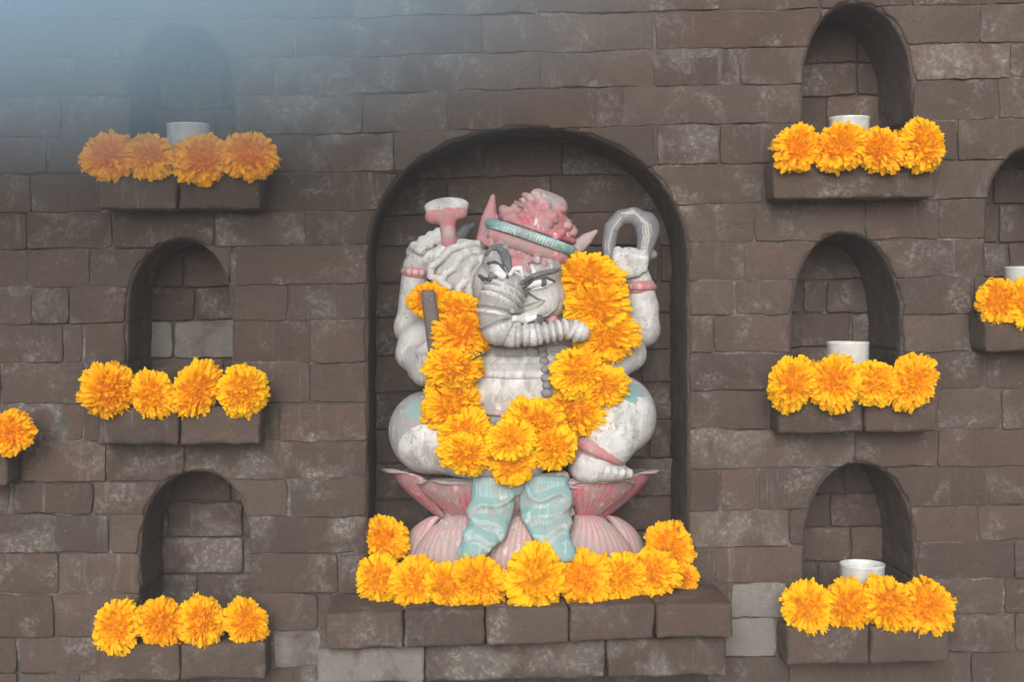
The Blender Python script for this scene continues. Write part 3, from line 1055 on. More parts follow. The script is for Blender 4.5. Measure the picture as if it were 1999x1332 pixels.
for i in range(46):
    up_ = rc.uniform(38, 98); th = math.radians(rc.uniform(-85, 85))
    rr = np.interp(up_, [38, 60, 84, 100], [74, 62, 46, 36])
    u, v = Hd(5 + up_ * 0.05 + rr * math.sin(th), up_)
    a_ = rc.uniform(5, 13)
    cr.ell(u, v, 55 + rr * 0.9 * math.cos(th), a_ * rc.uniform(0.8, 1.7), a_ * rc.uniform(0.6, 1.0), a_, rc.choice([PINK, PINK, DPINK, PPINK]), k=3, rot=rc.uniform(-40, 60))
for up_ in (40, 74):            # carved tiers
    rr = np.interp(up_, [38, 60, 84, 100], [77, 65, 50, 38])
    cr.limb([(*Hd(6 + rr * math.sin(math.radians(a)), up_ - 2 * math.cos(math.radians(a))), 55 + rr * 0.92 * math.cos(math.radians(a)), 5) for a in range(-90, 91, 12)], DPINK, k=4)
for th0, r_up in ((0, 56), (14, 78)):
    u, v = Hd(8, r_up); cr.ell(u, v, 118 - r_up * 0.35, 16, 18, 12, PPINK, k=3)
cr.limb([(952, 474, 50, 24), (955, 430, 46, 17), (962, 384, 44, 5)], PINK, k=8)
cr.limb([(1104, 505, 55, 20), (1125, 484, 50, 15), (1145, 467, 48, 12), (1163, 452, 46, 4)], PPINK, k=6)
crown, *_ = sculpt_part('crown', cr, statue, 0.0018, paint=[(962, 388, 44, 20, PINK)])
bd = Sculpt()
u, v = Hd(2, 15)
N_ = 44
ring = []
for i in range(N_ + 1):
    th = math.radians(-95 + 190 * i / N_)
    u, v = Hd(1 + 86 * math.sin(th), 19 + 3 * math.cos(th))
    ring.append((u, v, 55 + 78 * math.cos(th), 10.5))
bd.limb(ring, TEAL, k=2)
for i in range(4, N_ - 3):
    u, v, t, r = ring[i]
    up = Hd(0, 7, (u, v)); dn = Hd(0, -7, (u, v))
    bd.limb([(up[0] + 2, up[1], t + 8.5, 2.0), (u - 1, v, t + 11, 2.2), (dn[0] - 2, dn[1], t + 8.5, 2.0)], (0.42, 0.56, 0.55), k=1)
sculpt_part('crown_band', bd, crown, 0.0013)

# --- attributes held in the hands
ax_ = Sculpt()
ax_.limb([(876, 470, 50, 17), (874, 440, 48, 15), (874, 420, 46, 20)], PINK, k=8)
ax_.ell(872, 402, 46, 44, 17, 15, WHITE, k=6, rot=-4)
ax_.ell(853, 420, 46, 24, 17, 15, PINK, k=8, rot=-15)
ax_.ell(893, 414, 46, 20, 15, 15, PINK, k=8, rot=12)
ax_.ell(876, 456, 60, 12, 15, 10, PPINK, k=4)
sculpt_part('axe', ax_, statue, 0.0017)
at = Sculpt()
at.limb([(893, 466, 36, 15), (908, 450, 36, 13), (925, 438, 36, 4)], SLATE, k=4)
sculpt_part('axe_tip', at, statue, 0.0017, mat=M_FRESH)
ns = Sculpt()
NSC = (0.15, 0.155, 0.17)
ns.limb([(1191, 512, 22, 12), (1188, 478, 20, 14), (1194, 445, 18, 15), (1212, 424, 16, 15), (1238, 421, 16, 17), (1258, 436, 16, 22), (1264, 462, 16, 21), (1258, 490, 18, 16), (1256, 512, 20, 12)], NSC, k=4)
ns.ell(1270, 440, 14, 17, 26, 12, NSC, k=8, rot=-20)
for dx in (-13, -8, -3, 3, 8, 13):
    ns.limb([(1214 + dx * 0.3, 416 + abs(dx) * 0.2, 29 - 0.05 * dx * dx, 1.8), (1240 + dx * 0.5, 415 + dx * 0.6, 33 - 0.05 * dx * dx, 1.8), (1261 + dx, 436 + dx * 0.3, 38 - 0.05 * dx * dx, 1.9), (1265 + dx, 462, 37 - 0.05 * dx * dx, 1.9), (1258 + dx * 0.8, 492, 33 - 0.05 * dx * dx, 1.6)], (0.33, 0.325, 0.31), k=1.5)
for rr_ in (-6, 0, 6):
    ns.limb([(1189 + rr_, 500, 32 - abs(rr_) * 0.4, 1.6), (1188 + rr_, 478, 33 - abs(rr_) * 0.4, 1.7), (1195 + rr_, 448, 32 - abs(rr_) * 0.4, 1.7), (1212 + rr_ * 0.6, 425 + rr_ * 0.7, 31 - abs(rr_) * 0.4, 1.6)], (0.33, 0.325, 0.31), k=1.5)
if True:
    pass
ns.ell(1272, 497, 16, 12, 10, 9, NSC, k=3)
sculpt_part('noose', ns, statue, 0.0015, mat=M_FRESH)
rd = Sculpt()
for i in range(-1, 2):
    rd.limb([(836 + i * 6, 577 - abs(i) * 3, 152, 8), (842 + i * 6, 620, 146, 8.5), (850 + i * 5, 690, 132, 8.5), (858 + i * 5, 745, 112, 8)], (0.105, 0.085, 0.08), k=2)
sculpt_part('rod', rd, statue, 0.0015, mat=M_FRESH)

# --- bands
def band(name, u, v, t, ru, rt, rot, h, col, beads=5, parent=statue):
    s_ = Sculpt()
    a = math.radians(rot)
    n_ = 28
    for off, rad in ((-h * 0.5, 3.2), (0, h * 0.42), (h * 0.5, 3.2)):
        pts = []
        for i in range(n_ + 1):
            th = 2 * math.pi * i / n_
            x = ru * math.cos(th)
            pts.append((u + x * math.cos(a) - off * math.sin(a), v + x * math.sin(a) + off * math.cos(a), t - rt * math.sin(th) * 1.0, rad))
        s_.limb(pts, col, k=2)
    for i in range(beads):
        th = math.radians(-90 + (i - (beads - 1) / 2) * 150 / beads)
        x = ru * math.cos(th)
        s_.ell(u + x * math.cos(a), v + x * math.sin(a), t - (rt + 4) * math.sin(th), 6.5, 6.5, 5, (0.55, 0.33, 0.33), k=1.5)
    return sculpt_part(name, s_, parent, 0.0014)[0]
RED = (0.42, 0.14, 0.155)
band('bracelet', 811, 532, 16, 23, 24, 6, 16, RED)
band('bracelet', 1248, 560, 16, 26, 26, 2, 20, RED)
band('bracelet', 818, 714, 76, 25, 26, -58, 14, RED, 3)
band('anklet', 1170, 884, 104, 45, 42, 24, 26, RED, 6)

cb = Sculpt()
for v_, r_, col in ((700, 11, WHITE), (714, 11, OFFW), (727, 9, WHITE), (680, 8, (0.36, 0.42, 0.41))):
    pts = []
    for u in range(905, 1125, 12):
        vv = v_ + 10 * (1 - ((u - 1012) / 110) ** 2) - 4
        pts.append((u, vv, surf_t(u, vv) - 2, r_))
    cb.limb(pts, col, k=4)
sculpt_part('chest_band', cb, statue, 0.0016)
hb = strokes('hip_cord', [[(u, 800 + 8 * (1 - ((u - 1012) / 110) ** 2)) for u in range(925, 1105, 12)]], PPINK, 6, 1)
for i, (u, v) in enumerate([(1057, 681), (1060, 693), (1062, 706), (1064, 722), (1066, 738), (1068, 753), (1067, 768)]):
    bs_ = Sculpt()
    bs_.ell(u, v, surf_t(u, v) + 8, 11 - (i % 2) * 1.5, 8.5, 8, (0.17, 0.17, 0.18), k=1.5)
    sculpt_part('bead', bs_, statue, 0.0013, mat=M_FRESH)

# --- lotus pedestal: core plus separate petals
LC = (1022.0, 0.0)            # centre u ; depth centre t
def ringpt(u_r, th, v, depth=0.62):
    return Q(LC[0] + u_r * math.sin(th), v, LC[1] + u_r * depth * math.cos(th))
def lotus_core():
    prof = [(20, 934), (190, 934), (204, 942), (196, 958), (180, 980), (158, 1005), (165, 1020), (196, 1045), (218, 1075), (232, 1105), (238, 1128), (238, 1147), (20, 1147.5)]
    pr = []
    for (r0, v0), (r1, v1) in zip(prof[:-1], prof[1:]):
        for i in range(4):
            pr.append((r0 + (r1 - r0) * i / 4, v0 + (v1 - v0) * i / 4))
    pr.append(prof[-1])
    n_ = 160
    verts, cols, faces = [], [], []
    for r, v in pr:
        for j in range(n_):
            th = 2 * math.pi * j / n_
            rr = r * (1 + (0.012 * math.cos(th * 40) if v > 1010 else 0))
            verts.append(ringpt(rr, th, v))
            cols.append(PPINK if v > 1006 else (0.52, 0.40, 0.39))
    for i in range(len(pr) - 1):
        for j in range(n_):
            k = (j + 1) % n_
            faces.append((i * n_ + j, (i + 1) * n_ + j, (i + 1) * n_ + k, i * n_ + k))
    faces.append(tuple(range(n_)))
    faces.append(tuple(range((len(pr) - 1) * n_, len(pr) * n_))[::-1])
    me = mesh('lotus_pedestal', verts, faces)
    set_col(me, np.array(cols))
    return link('lotus_pedestal', me, M_PAINT, statue)
core = lotus_core()
def lotus_petal(th0, span, lower, seed, lift=0.0, hgt=98.0, out=98.0):
    na, nb_ = 45, 18
    r_ = random.Random(seed)
    front, cols = [], []
    for j in range(nb_ + 1):
        bb = j / nb_
        for i in range(na + 1):
            a = -1 + 2 * i / na
            if lower:
                wid = span * (0.30 + 0.70 * math.sin(min(1, bb * 1.25) * math.pi / 2)) * (1.0 if bb < 0.8 else math.sqrt(max(0, 1 - ((bb - 0.8) / 0.235) ** 2)))
                th = th0 + a * wid
                R_ = 166 + 74 * bb ** 0.75
                v = 1006 + 136 * bb ** 1.25
                bulge = 26 * max(0.0, math.sin(min(1, bb * 1.05) * math.pi)) ** 0.7 * (1 - a * a) ** 0.6
                amp = 0.9
            else:
                wid = span * (0.35 + 0.65 * math.sin(min(1, bb * 1.4) * math.pi / 2)) * (1.0 if bb < 0.62 else math.sqrt(max(0, 1 - ((bb - 0.62) / 0.40) ** 2)))
                th = th0 + a * wid
                R_ = 160 + out * bb ** 0.88 + 14 * max(0, (bb - 0.7) / 0.3) ** 2
                v = 1012 - hgt * bb ** 0.9 + 0.14 * hgt * max(0, (bb - 0.74) / 0.26) ** 2 + 9 * abs(a) ** 1.5 * bb
                bulge = 22 * math.sin(bb * math.pi * 0.9) * (1 - a * a) ** 0.7
                amp = 1.2 * (1 - bb) ** 0.5
            ridge = amp * math.sin(a * 38 + seed) * (0.3 + 0.7 * (1 - bb)) * (1 if bb > 0.03 else 0)
            q = ringpt(R_ + bulge + ridge + lift, th, v)
            front.append(q)
            t = min(1, bb * 1.15)
            g = 0.5 + 0.5 * math.sin(a * 38 + seed)
            if lower:
                c0 = np.array(PINK) * (1 - t) + np.array(PPINK) * t
                c0 = c0 * 0.4 + np.array(PPINK) * 0.6
            else:
                c0 = np.array((0.46, 0.09, 0.12)) * (1 - t) + np.array((0.48, 0.14, 0.165)) * t
                if bb > 0.78: c0 = np.array((0.40, 0.32, 0.315))
            cols.append(c0 * (0.8 + 0.2 * g) + np.array(WHITE) * 0.22 * g * (1 - bb))
    n1 = len(front)
    cen = np.array(ringpt(0, 0, 1010))
    back = []
    for q in front:
        d = q - cen; d[2] = 0
        d = d / max(1e-6, np.linalg.norm(d))
        back.append(q - d * 0.011)
    verts = front + back
    faces = []
    m = na + 1
    for j in range(nb_):
        for i in range(na):
            q = (j * m + i, j * m + i + 1, (j + 1) * m + i + 1, (j + 1) * m + i)
            qq = q if lower else q
            faces.append(qq[::-1] if lower else qq)
            faces.append(tuple(x + n1 for x in (qq if lower else qq[::-1])))
    border = [i for i in range(m)] + [j * m + na for j in range(1, nb_ + 1)] + [nb_ * m + i for i in range(na - 1, -1, -1)] + [j * m for j in range(nb_ - 1, 0, -1)]
    for x, y in zip(border, border[1:] + border[:1]):
        faces.append((x, x + n1, y + n1, y) if not lower else (y, y + n1, x + n1, x))
    me = mesh('petal', verts, faces)
    set_col(me, np.array(cols + cols))
    return link('petal', me, M_PAINT, core)
R_ = math.radians
for i, (a, sp) in enumerate(((-92, 26), (-46, 26), (0, 20), (46, 26), (92, 26))):
    lotus_petal(R_(a), R_(sp), True, i * 3 + 1, lift=0 if i % 2 == 0 else 4)
for i, (a, sp, hg, ou) in enumerate(((-122, 22, 112, 90), (-84, 25, 112, 92), (-47, 24, 86, 74), (-14, 20, 76, 60), (18, 20, 76, 60), (50, 24, 88, 74), (86, 25, 110, 90), (122, 22, 112, 90))):
    lotus_petal(R_(a), R_(sp), False, i * 2 + (1 if a > 60 else 0), lift=0 if i % 2 == 0 else 5, hgt=hg, out=ou)

# --- sash: two teal tails falling over the lotus
def sash(pts, folds):
    s_ = Sculpt()
    P_ = np.array(pts, float)
    vv = np.linspace(P_[0, 2], P_[-1, 2], 22)
    L_ = np.interp(vv, P_[:, 2], P_[:, 0]); Rr = np.interp(vv, P_[:, 2], P_[:, 1]); T_ = np.interp(vv, P_[:, 2], P_[:, 3])
    def tt(u, v):
        i = np.interp(v, vv, T_); l = np.interp(v, vv, L_); r = np.interp(v, vv, Rr)
        f = min(1, max(0, (u - l) / max(1, r - l)))
        return i + 9 * math.sin(f * math.pi)
    for f in np.linspace(0.08, 0.92, 9):
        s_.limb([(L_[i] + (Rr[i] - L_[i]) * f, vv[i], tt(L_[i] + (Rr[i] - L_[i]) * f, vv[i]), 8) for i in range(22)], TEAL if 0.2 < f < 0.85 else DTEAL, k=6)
    for fold in folds:
        fine = []
        for (a, b_), (c_, d_) in zip(fold[:-1], fold[1:]):
            for q in range(4): fine.append((a + (c_ - a) * q / 4, b_ + (d_ - b_) * q / 4))
        fine.append(fold[-1])
        for _ in range(2):
            fine = [fine[0]] + [((a[0] + 2 * b_[0] + c_[0]) / 4, (a[1] + 2 * b_[1] + c_[1]) / 4) for a, b_, c_ in zip(fine[:-2], fine[1:-1], fine[2:])] + [fine[-1]]
        # rolled hem with the cloth above it standing proud
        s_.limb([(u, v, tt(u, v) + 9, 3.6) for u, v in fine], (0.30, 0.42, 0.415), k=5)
        s_.limb([(u, v - 9, tt(u, v - 9) + 3, 9) for u, v in fine], TEAL, k=9)
        for q in range(2, len(fine) - 2, 1):
            u, v = fine[q]
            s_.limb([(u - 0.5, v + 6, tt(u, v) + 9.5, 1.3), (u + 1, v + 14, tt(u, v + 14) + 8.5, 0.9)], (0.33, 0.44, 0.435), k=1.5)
    for f in np.linspace(0.1, 0.9, 13):
        u = L_[0] + (Rr[0] - L_[0]) * f
        s_.limb([(u, vv[0] + 4, tt(u, vv[0]) + 8, 1.6), (u, vv[0] + 30, tt(u, vv[0] + 30) + 7.5, 1.2)], (0.27, 0.39, 0.385), k=1.5)
    return sculpt_part('sash_tail', s_, statue, 0.0013)[0]
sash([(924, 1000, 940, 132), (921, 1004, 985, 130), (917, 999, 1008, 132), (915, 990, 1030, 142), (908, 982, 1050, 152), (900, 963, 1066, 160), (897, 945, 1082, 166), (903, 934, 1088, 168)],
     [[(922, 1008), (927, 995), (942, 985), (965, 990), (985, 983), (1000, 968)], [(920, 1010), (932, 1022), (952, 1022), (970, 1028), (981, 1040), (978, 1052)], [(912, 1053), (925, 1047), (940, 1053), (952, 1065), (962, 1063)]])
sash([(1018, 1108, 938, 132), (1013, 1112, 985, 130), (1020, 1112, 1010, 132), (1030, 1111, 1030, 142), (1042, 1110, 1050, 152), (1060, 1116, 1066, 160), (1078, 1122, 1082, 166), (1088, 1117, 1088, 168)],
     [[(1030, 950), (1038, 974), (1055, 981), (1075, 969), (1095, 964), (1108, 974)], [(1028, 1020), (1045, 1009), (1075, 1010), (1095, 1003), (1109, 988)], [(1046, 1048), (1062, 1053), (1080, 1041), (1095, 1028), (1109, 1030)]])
s_ = Sculpt()
s_.ell(1008, 948, 128, 22, 22, 20, TEAL, k=4)
s_.limb([(935, 935, 118, 12), (1010, 945, 130, 13), (1100, 932, 120, 12)], PPINK, k=5)
sculpt_part('sash_knot', s_, statue, 0.0016)

# ------------------------------------------------------------------ marigolds
def marigold_mesh(seed, orange):
    r = np.random.default_rng(seed)
    verts, faces, cols = [], [], []
    n = 430
    ga = math.pi * (3 - math.sqrt(5))
    lob = r.uniform(0, 6.28, 3)
    for i in range(n):
        f = (i + 0.5) / n
        phi = math.radians(118) * f ** 0.56
        az = i * ga + r.normal(0, 0.12)
        rad = 1.0 + r.normal(0, 0.06) + 0.075 * math.sin(2 * az + lob[0]) * f + 0.055 * math.sin(5 * az + lob[1]) * f + 0.05 * math.sin(9 * az + lob[2]) * f
        def dome(ph, k):
            return np.array([math.sin(ph) * math.cos(az) * k, -0.62 * math.cos(ph) * k, math.sin(ph) * math.sin(az) * k])
        tip = dome(phi, rad)
        base = dome(phi * 0.80, 0.56 * rad) + np.array([0, 0.08, 0])
        along = tip - base
        ln = np.linalg.norm(along); along /= ln
        side = np.array([-math.sin(az), 0, math.cos(az)])
        tw = r.normal(0, 0.6)
        nn = np.cross(along, side)
        side = side * math.cos(tw) + nn * math.sin(tw)
        nn = np.cross(along, side)
        if nn @ dome(max(phi, 0.05), 1.0) < 0: nn = -nn
        w = (0.070 + 0.036 * f) * r.uniform(0.8, 1.25)
        curl = r.uniform(0.02, 0.12) + 0.06 * f
        b0 = len(verts)
        cols_n = 5
        jag = r.uniform(-0.05, 0.05, cols_n); ruf = r.uniform(-0.055, 0.055, cols_n)
        tone = r.normal(0, 1)
        cen = max(0, 1 - f * 1.7)
        for row, (tt, ww) in enumerate(((0.0, 0.35), (0.62, 0.85), (1.0, 1.0))):
            for c in range(cols_n):
                a = -1 + 2 * c / (cols_n - 1)
                p = base + along * (ln * tt - (0.035 * a * a if row == 2 else 0)) + side * (a * w * ww)
                p = p + nn * (0.03 * a * a * (1 if row else 0) + (ruf[c] if row == 2 else ruf[c] * 0.5 if row == 1 else 0) - (curl if row == 2 else 0))
                if row == 2: p = p + along * jag[c]
                verts.append(p)
                y = np.array((1.0, 0.68, 0.003)) if not orange else np.array((1.0, 0.62, 0.002))
                d = np.array((1.0, 0.58, 0.002))
                m = min(1, max(0, (0.62, 0.30, 0.06)[row] + 0.10 * tone + 0.15 * cen))
                cols.append(y * (1 - m) + d * m)
        for row in range(2):
            for c in range(cols_n - 1):
                q = b0 + row * cols_n + c
                faces.append((q, q + 1, q + cols_n + 1, q + cols_n))
    # calyx / receptacle that closes the bloom behind
    b0 = len(verts); nu, nv = 14, 7
    for j in range(nv + 1):
        ph = math.pi * j / nv
        for i in range(nu):
            a = 2 * math.pi * i / nu
            verts.append(np.array([0.74 * math.sin(ph) * math.cos(a), -0.44 * math.cos(ph) + 0.06, 0.74 * math.sin(ph) * math.sin(a)]))
            cols.append(np.array((1.0, 0.52, 0.002)))
    for j in range(nv):
        for i in range(nu):
            k = (i + 1) % nu
            faces.append((b0 + j * nu + i, b0 + j * nu + k, b0 + (j + 1) * nu + k, b0 + (j + 1) * nu + i))
    me = mesh('marigold', verts, faces)
    set_col(me, np.array(cols))
    me.materials.append(M_PETAL)
    return me
MARI = [marigold_mesh(11 + i, i % 2 == 1) for i in range(8)]
mcount = 0
def marigold(pos, rpx, parent=None, tint=None, aim=None, squash=1.0):
    """pos: world centre; rpx: radius in photo pixels"""
    global mcount
    me = MARI[(mcount * 5 + mcount // 8) % 8]
    mcount += 1
    o = link('marigold', me, None, parent, pos)
    rr = rpx * S * (D + pos[1]) / D
    jx, jz = random.uniform(0.98, 1.16), random.uniform(0.84, 1.0)
    o.scale = (rr * jx, rr * random.uniform(0.85, 1.15), rr * jz * squash)
    rx, rz = (random.uniform(-0.42, 0.18), random.uniform(-0.38, 0.38)) if aim is None else aim
    o.rotation_euler = (Euler((rx, 0, rz)).to_matrix() @ Matrix.Rotation(random.uniform(-0.35, 0.35) if squash != 1 else random.uniform(0, 6.28), 3, 'Y')).to_euler()
    o['tint'] = float(random.uniform(0.0, 0.35) if tint is None else tint)
    return o

SIDE = {'A': ('top', 'axe-hand'), 'B': ('middle', 'axe-hand'), 'C': ('bottom', 'axe-hand'), 'D': ('top', 'noose-hand'),
        'E': ('middle', 'noose-hand'), 'F': ('bottom', 'noose-hand')}
ORD = ['nearest the statue', 'second from the statue', 'third from the statue', 'farthest from the statue']
ROWS = {'A': [(212, 46), (292, 48), (394, 48), (486, 45)], 'B': [(212, 51), (298, 42), (384, 50), (476, 47)],
        'C': [(230, 45), (317, 45), (394, 45), (480, 44)], 'D': [(1556, 45), (1640, 48), (1716, 45), (1798, 47)],
        'E': [(1546, 46), (1630, 50), (1710, 46), (1780, 46)], 'F': [(1577, 47), (1655, 48), (1735, 53), (1808, 48)],
        'G': [(1950, 38), (2000, 42), (2065, 44), (2130, 44)], 'H': [(17, 43), (-70, 45), (-160, 45)]}
led = {l[0]: l for l in LEDGES}
def ledge_z(key, X):
    k = led[key][1]
    return ZC - (line(k, X / S + U0) + 0.8 - V0) * S
for key, row in ROWS.items():
    prot = led[key][5]
    order = row if key in 'DEFG' else row[::-1]
    for i, (u, r) in enumerate(order):
        zf = {'A': 0.46, 'D': 0.42, 'B': 0.56, 'E': 0.42, 'C': 0.80, 'F': 0.70, 'G': 0.6, 'H': 0.6}[key]
        y = -prot - 0.010 + 0.026 * (zf - 0.4) / 0.4 + random.uniform(-0.004, 0.003)
        X = P(u, 0, y).x
        rr = r * S
        z = ledge_z(key, X) + rr * zf + random.uniform(-0.003, 0.004)
        tint = {'A': random.uniform(0.5, 0.95), 'B': random.uniform(0.25, 0.6), 'C': random.uniform(0.2, 0.6), 'D': random.uniform(0.35, 0.6), 'H': 0.7}.get(key, random.uniform(0.1, 0.45))
        o = marigold(Vector((X, y, z)), r * 1.09, None, tint)
        if key in SIDE:
            lab = 'orange marigold %s in the row before the %s niche, %s side' % (ORD[i], *SIDE[key])
            grp = 'marigolds before the %s niche on the %s side' % SIDE[key]
        elif key == 'G':
            lab = 'small orange marigold %s in the row before the outermost niche, noose-hand side' % ORD[i]
            grp = 'marigolds before the outermost niche on the noose-hand side'
        else:
            lab = 'orange marigold %s on the outermost ledge, axe-hand side' % ORD[i]
            grp = 'marigolds on the outermost ledge on the axe-hand side'
        tag(o, lab, 'flower', grp)

# curved row round the pedestal
base_row = [(752, 1052, 43, 0.015, 0.6), (741, 1112, 47, -0.04, 0.2), (812, 1124, 46, -0.068, 0.15), (872, 1132, 42, -0.085, 0.25), (933, 1135, 52, -0.092, 0.2),
            (1047, 1130, 60, -0.098, 0.0), (1140, 1128, 50, -0.088, 0.4), (1212, 1115, 46, -0.075, 0.2), (1270, 1102, 48, -0.055, 0.1), (1306, 1072, 46, 0.0, 0.3), (1333, 1100, 27, -0.02, 0.9)]
WORDS = ['first', 'second', 'third', 'fourth', 'fifth', 'sixth', 'seventh', 'eighth', 'ninth', 'tenth', 'last']
for i, (u, v, r, y, tn) in enumerate(base_row):
    p = P(u, v, y)
    zmin = ledge_z('M', p.x) + r * S * 0.78
    if i not in (0, 9): p.z = zmin
    else: p.z = max(p.z, zmin)
    o = marigold(p, r * 1.08, None, tn)
    tag(o, '%s marigold from the axe-hand end of the curved row round the lotus pedestal' % WORDS[i], 'flower', 'marigolds in a curved row round the statue base')

# garland round the neck
gar = [(838, 588, 42, .5), (893, 608, 46, .45), (902, 652, 52, .5), (886, 718, 52, .35), (884, 795, 62, .1), (906, 846, 50, .2), (909, 886, 46, .25),
       (1000, 905, 44, .05), (998, 858, 48, .0), (1046, 832, 56, .0), (1080, 874, 44, .05), (1117, 806, 58, .05), (1130, 728, 52, .1), (1172, 756, 46, .0),
       (1186, 655, 58, .15), (1166, 600, 58, .2), (1150, 546, 60, .1), (864, 755, 32, .3), (950, 884, 30, .15)]
garland = empty('marigold_garland', surf(1000, 880))
tag(garland, 'long orange marigold garland hanging round the statue\'s neck down to its lap', 'garland')
for i, (u, v, r, tn) in enumerate(gar):
    s0 = surf(u, v)
    y = s0.y - r * S * 0.30
    if i in (0,): y = Y0 - 112 * S
    if i in (14, 15, 16): y = Y0 - (95 + 10 * (16 - i)) * S
    if 12 <= i <= 13: y = min(y, Y0 - 120 * S)
    if i in (2, 1): y = Y0 - 125 * S
    y -= 0.010 if i in (2, 4, 8, 9, 15) else 0.0
    if i == 17: y = Y0 - 128 * S
    if i == 18: y = Y0 - 140 * S
    if i == 3: y = Y0 - 142 * S
    if i == 10: y = Y0 - 165 * S
    if i == 7: y = Y0 - 160 * S
    if i == 8: y = Y0 - 178 * S
    marigold(P(u, v, y), r * 1.05, garland, tn, squash=0.9)
def leaf(u, v, ln, ang, y):
    a = math.radians(ang)
    verts, faces = [], []
    n = 7
    for i in range(n + 1):
        t = i / n
        w = 0.32 * math.sin(math.pi * t ** 0.8) * ln * S
        c = P(u + (t - 0.5) * ln * math.cos(a), v + (t - 0.5) * ln * math.sin(a), y)
        px, pz = math.sin(a), math.cos(a)
        for s_ in (-1, 0, 1):
            verts.append((c.x + s_ * w * px, y - 0.004 * math.sin(math.pi * t) + (0.003 if s_ else 0), c.z + s_ * w * pz))
    for i in range(n):
        for j in range(2):
            q = i * 3 + j
            faces.append((q, q + 1, q + 4, q + 3))
    me = mesh('leaf', verts, faces)
    o = link('leaf', me, M_LEAF, garland)
    md = o.modifiers.new('thick', 'SOLIDIFY'); md.thickness = 0.0012
leaf(950, 872, 50, 10, Y0 - 150 * S)
leaf(925, 692, 34, -8, Y0 - 142 * S)
leaf(872, 748, 24, 10, Y0 - 132 * S)
leaf(1166, 702, 18, 40, Y0 - 125 * S)
leaf(1138, 770, 20, 30, Y0 - 135 * S)

# ------------------------------------------------------------------ votive cups
def lathe(prof, n=40):
    verts, faces = [], []
    for r, z in prof:
        for i in range(n):
            a = 2 * math.pi * i / n
            verts.append((r * math.cos(a), r * math.sin(a), z))
    for j in range(len(prof) - 1):
        for i in range(n):
            k = (i + 1) % n
            faces.append((j * n + i, j * n + k, (j + 1) * n + k, (j + 1) * n + i))
    faces.append(tuple(range(n))[::-1])
    faces.append(tuple((len(prof) - 1) * n + i for i in range(n)))
    return verts, faces
r0, h0 = 0.0325, 0.074
cv, cf = lathe([(r0 * .88, 0), (r0 * .93, .002), (r0 * .97, .03), (r0, h0 - .004), (r0 * 1.015, h0 - .003), (r0 * 1.015, h0 - .0005), (r0 * .99, h0), (r0 * .95, h0 - .0008), (r0 * .93, h0 - .006), (r0 * .90, .02)])
ME_CUP = mesh('cup', cv, cf); ME_CUP.materials.append(M_CUP)
wv_, wf = lathe([(r0 * .88, .0205), (r0 * .915, h0 - .016), (r0 * .85, h0 - .0175), (r0 * .2, h0 - .019)])
ME_WAX = mesh('wax', wv_, wf); ME_WAX.materials.append(M_WAX)
kv, kf = lathe([(.0009, h0 - .019), (.0009, h0 - .010), (.0005, h0 - .008)], 8)
ME_WICK = mesh('wick', kv, kf); ME_WICK.materials.append(M_WICK)
for key, u, sc_ in (('A', 368, 1.04), ('D', 1658, 0.96), ('E', 1655, 1.0), ('F', 1683, 1.06), ('G', 2001, 0.98)):
    y = 0.018
    x = P(u, 0, y).x
    n = NICHES[key]
    zl = max(line(n['kb'], n['L']), 0)
    z = ZC - (np.interp(x / S + U0, [n['L'], n['R']], [line(n['kb'], n['L']), line(n['kb'], n['R'])]) - 1.2 - V0) * S
    e = empty('votive_cup', (x, y, z))
    e.scale = (sc_, sc_, sc_)
    e.rotation_euler = (0, 0, random.uniform(0, 6))
    for nm, me in (('cup', ME_CUP), ('wax', ME_WAX), ('wick', ME_WICK)):
        o = bpy.data.objects.new(nm, me); C.objects.link(o); o.parent = e
    lab = ('white candle cup standing in the %s niche on the %s side' % SIDE[key]) if key in SIDE else 'white candle cup standing in the outermost niche on the noose-hand side'
    tag(e, lab, 'candle cup', 'white candle cups in the niches')
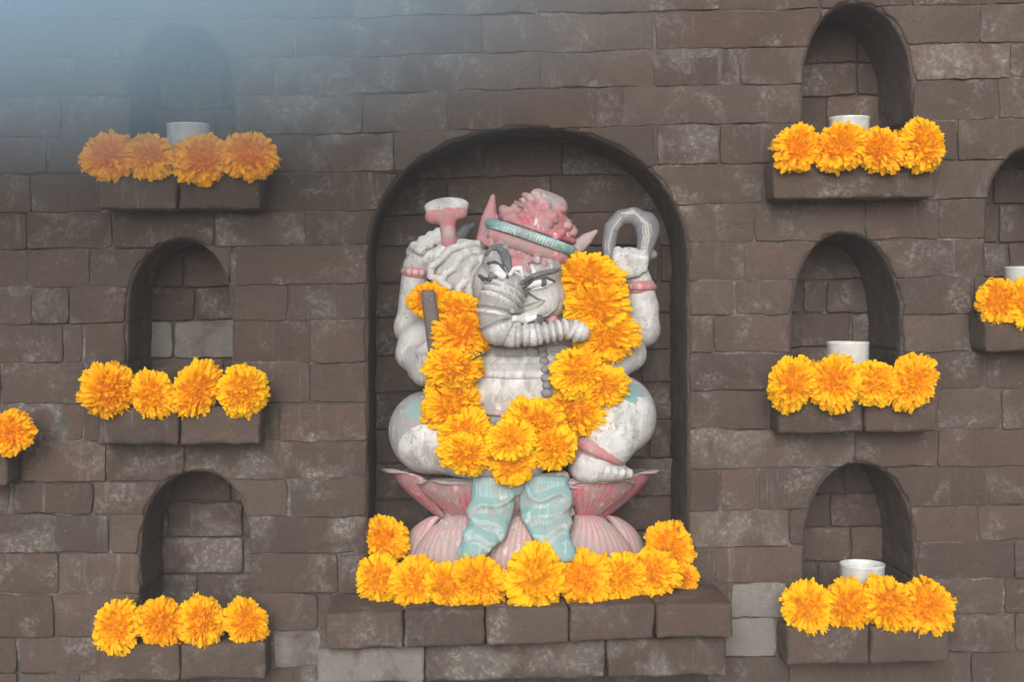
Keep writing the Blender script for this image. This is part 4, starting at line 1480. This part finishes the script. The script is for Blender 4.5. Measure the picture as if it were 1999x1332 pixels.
# ------------------------------------------------------------------ bluish scattering volume, densest at the upper corner
def veil():
    a, b_ = P(-1100, -600, -0.45), P(1350, 640, -0.45)
    x0, x1, z1, z0 = a.x, b_.x, a.z, b_.z
    ya, yb = -0.72, -0.22
    v = [(x, y, z) for x in (x0, x1) for y in (ya, yb) for z in (z0, z1)]
    f = [(0, 1, 3, 2), (4, 6, 7, 5), (0, 4, 5, 1), (2, 3, 7, 6), (0, 2, 6, 4), (1, 5, 7, 3)]
    me = mesh('bluish_veil', v, f, False)
    m = bpy.data.materials.new('veil'); m.use_nodes = True
    t = m.node_tree
    for n in list(t.nodes): t.nodes.remove(n)
    o = t.nodes.new('ShaderNodeOutputMaterial')
    pv = t.nodes.new('ShaderNodeVolumePrincipled')
    pv.inputs['Color'].default_value = (0.58, 0.82, 1.0, 1)
    pv.inputs['Anisotropy'].default_value = 0.0
    geo = t.nodes.new('ShaderNodeNewGeometry')
    c = P(-80, -130, -0.47)
    sub = t.nodes.new('ShaderNodeVectorMath'); sub.operation = 'SUBTRACT'; sub.inputs[1].default_value = c
    t.links.new(geo.outputs['Position'], sub.inputs[0])
    div = t.nodes.new('ShaderNodeVectorMath'); div.operation = 'DIVIDE'; div.inputs[1].default_value = (1.05, 0.25, 0.37)
    t.links.new(sub.outputs[0], div.inputs[0])
    ln = t.nodes.new('ShaderNodeVectorMath'); ln.operation = 'LENGTH'
    t.links.new(div.outputs[0], ln.inputs[0])
    mr = t.nodes.new('ShaderNodeMapRange')
    mr.inputs['From Min'].default_value = 1.0; mr.inputs['From Max'].default_value = 0.0
    mr.inputs['To Min'].default_value = 0.0; mr.inputs['To Max'].default_value = 1.0
    pw = t.nodes.new('ShaderNodeMath'); pw.operation = 'POWER'; pw.inputs[1].default_value = 2.0
    sm = t.nodes.new('ShaderNodeMath'); sm.operation = 'MULTIPLY'; sm.inputs[1].default_value = VEIL
    t.links.new(mr.outputs[0], pw.inputs[0]); t.links.new(pw.outputs[0], sm.inputs[0])
    t.links.new(ln.outputs['Value'], mr.inputs['Value'])
    nz = t.nodes.new('ShaderNodeTexNoise'); nz.inputs['Scale'].default_value = 3.0; nz.inputs['Detail'].default_value = 2
    t.links.new(geo.outputs['Position'], nz.inputs['Vector'])
    mr2 = t.nodes.new('ShaderNodeMapRange'); mr2.inputs['From Min'].default_value = 0.25; mr2.inputs['From Max'].default_value = 0.75
    mr2.inputs['To Min'].default_value = 0.65; mr2.inputs['To Max'].default_value = 1.3
    t.links.new(nz.outputs['Fac'], mr2.inputs['Value'])
    mu = t.nodes.new('ShaderNodeMath'); mu.operation = 'MULTIPLY'
    t.links.new(sm.outputs[0], mu.inputs[0]); t.links.new(mr2.outputs[0], mu.inputs[1])
    t.links.new(mu.outputs[0], pv.inputs['Density'])
    t.links.new(pv.outputs[0], o.inputs['Volume'])
    ob = link('bluish_veil', me, m)
    tag(ob, 'thin bluish veil in front of the upper wall', 'veil', kind='stuff')
VEIL = 13.5
veil()


# ------------------------------------------------------------------ added thin haze volume that lifts the dark tones
def haze():
    x, y0, y1, z0, z1 = 9.5, -9.5, 2.5, -1.0, 2.75
    v = [(a, b_, c) for a in (-x, x) for b_ in (y0, y1) for c in (z0, z1)]
    f = [(0, 1, 3, 2), (4, 6, 7, 5), (0, 4, 5, 1), (2, 3, 7, 6), (0, 2, 6, 4), (1, 5, 7, 3)]
    m = bpy.data.materials.new('haze'); m.use_nodes = True
    t = m.node_tree
    for n in list(t.nodes): t.nodes.remove(n)
    o = t.nodes.new('ShaderNodeOutputMaterial')
    pv = t.nodes.new('ShaderNodeVolumePrincipled')
    pv.inputs['Color'].default_value = (0.93, 0.95, 1.0, 1)
    pv.inputs['Density'].default_value = 0.014
    t.links.new(pv.outputs[0], o.inputs['Volume'])
    tag(link('haze', mesh('haze', v, f, False), m), 'thin added haze lifting the dark tones before the wall', 'haze', kind='stuff')
haze()
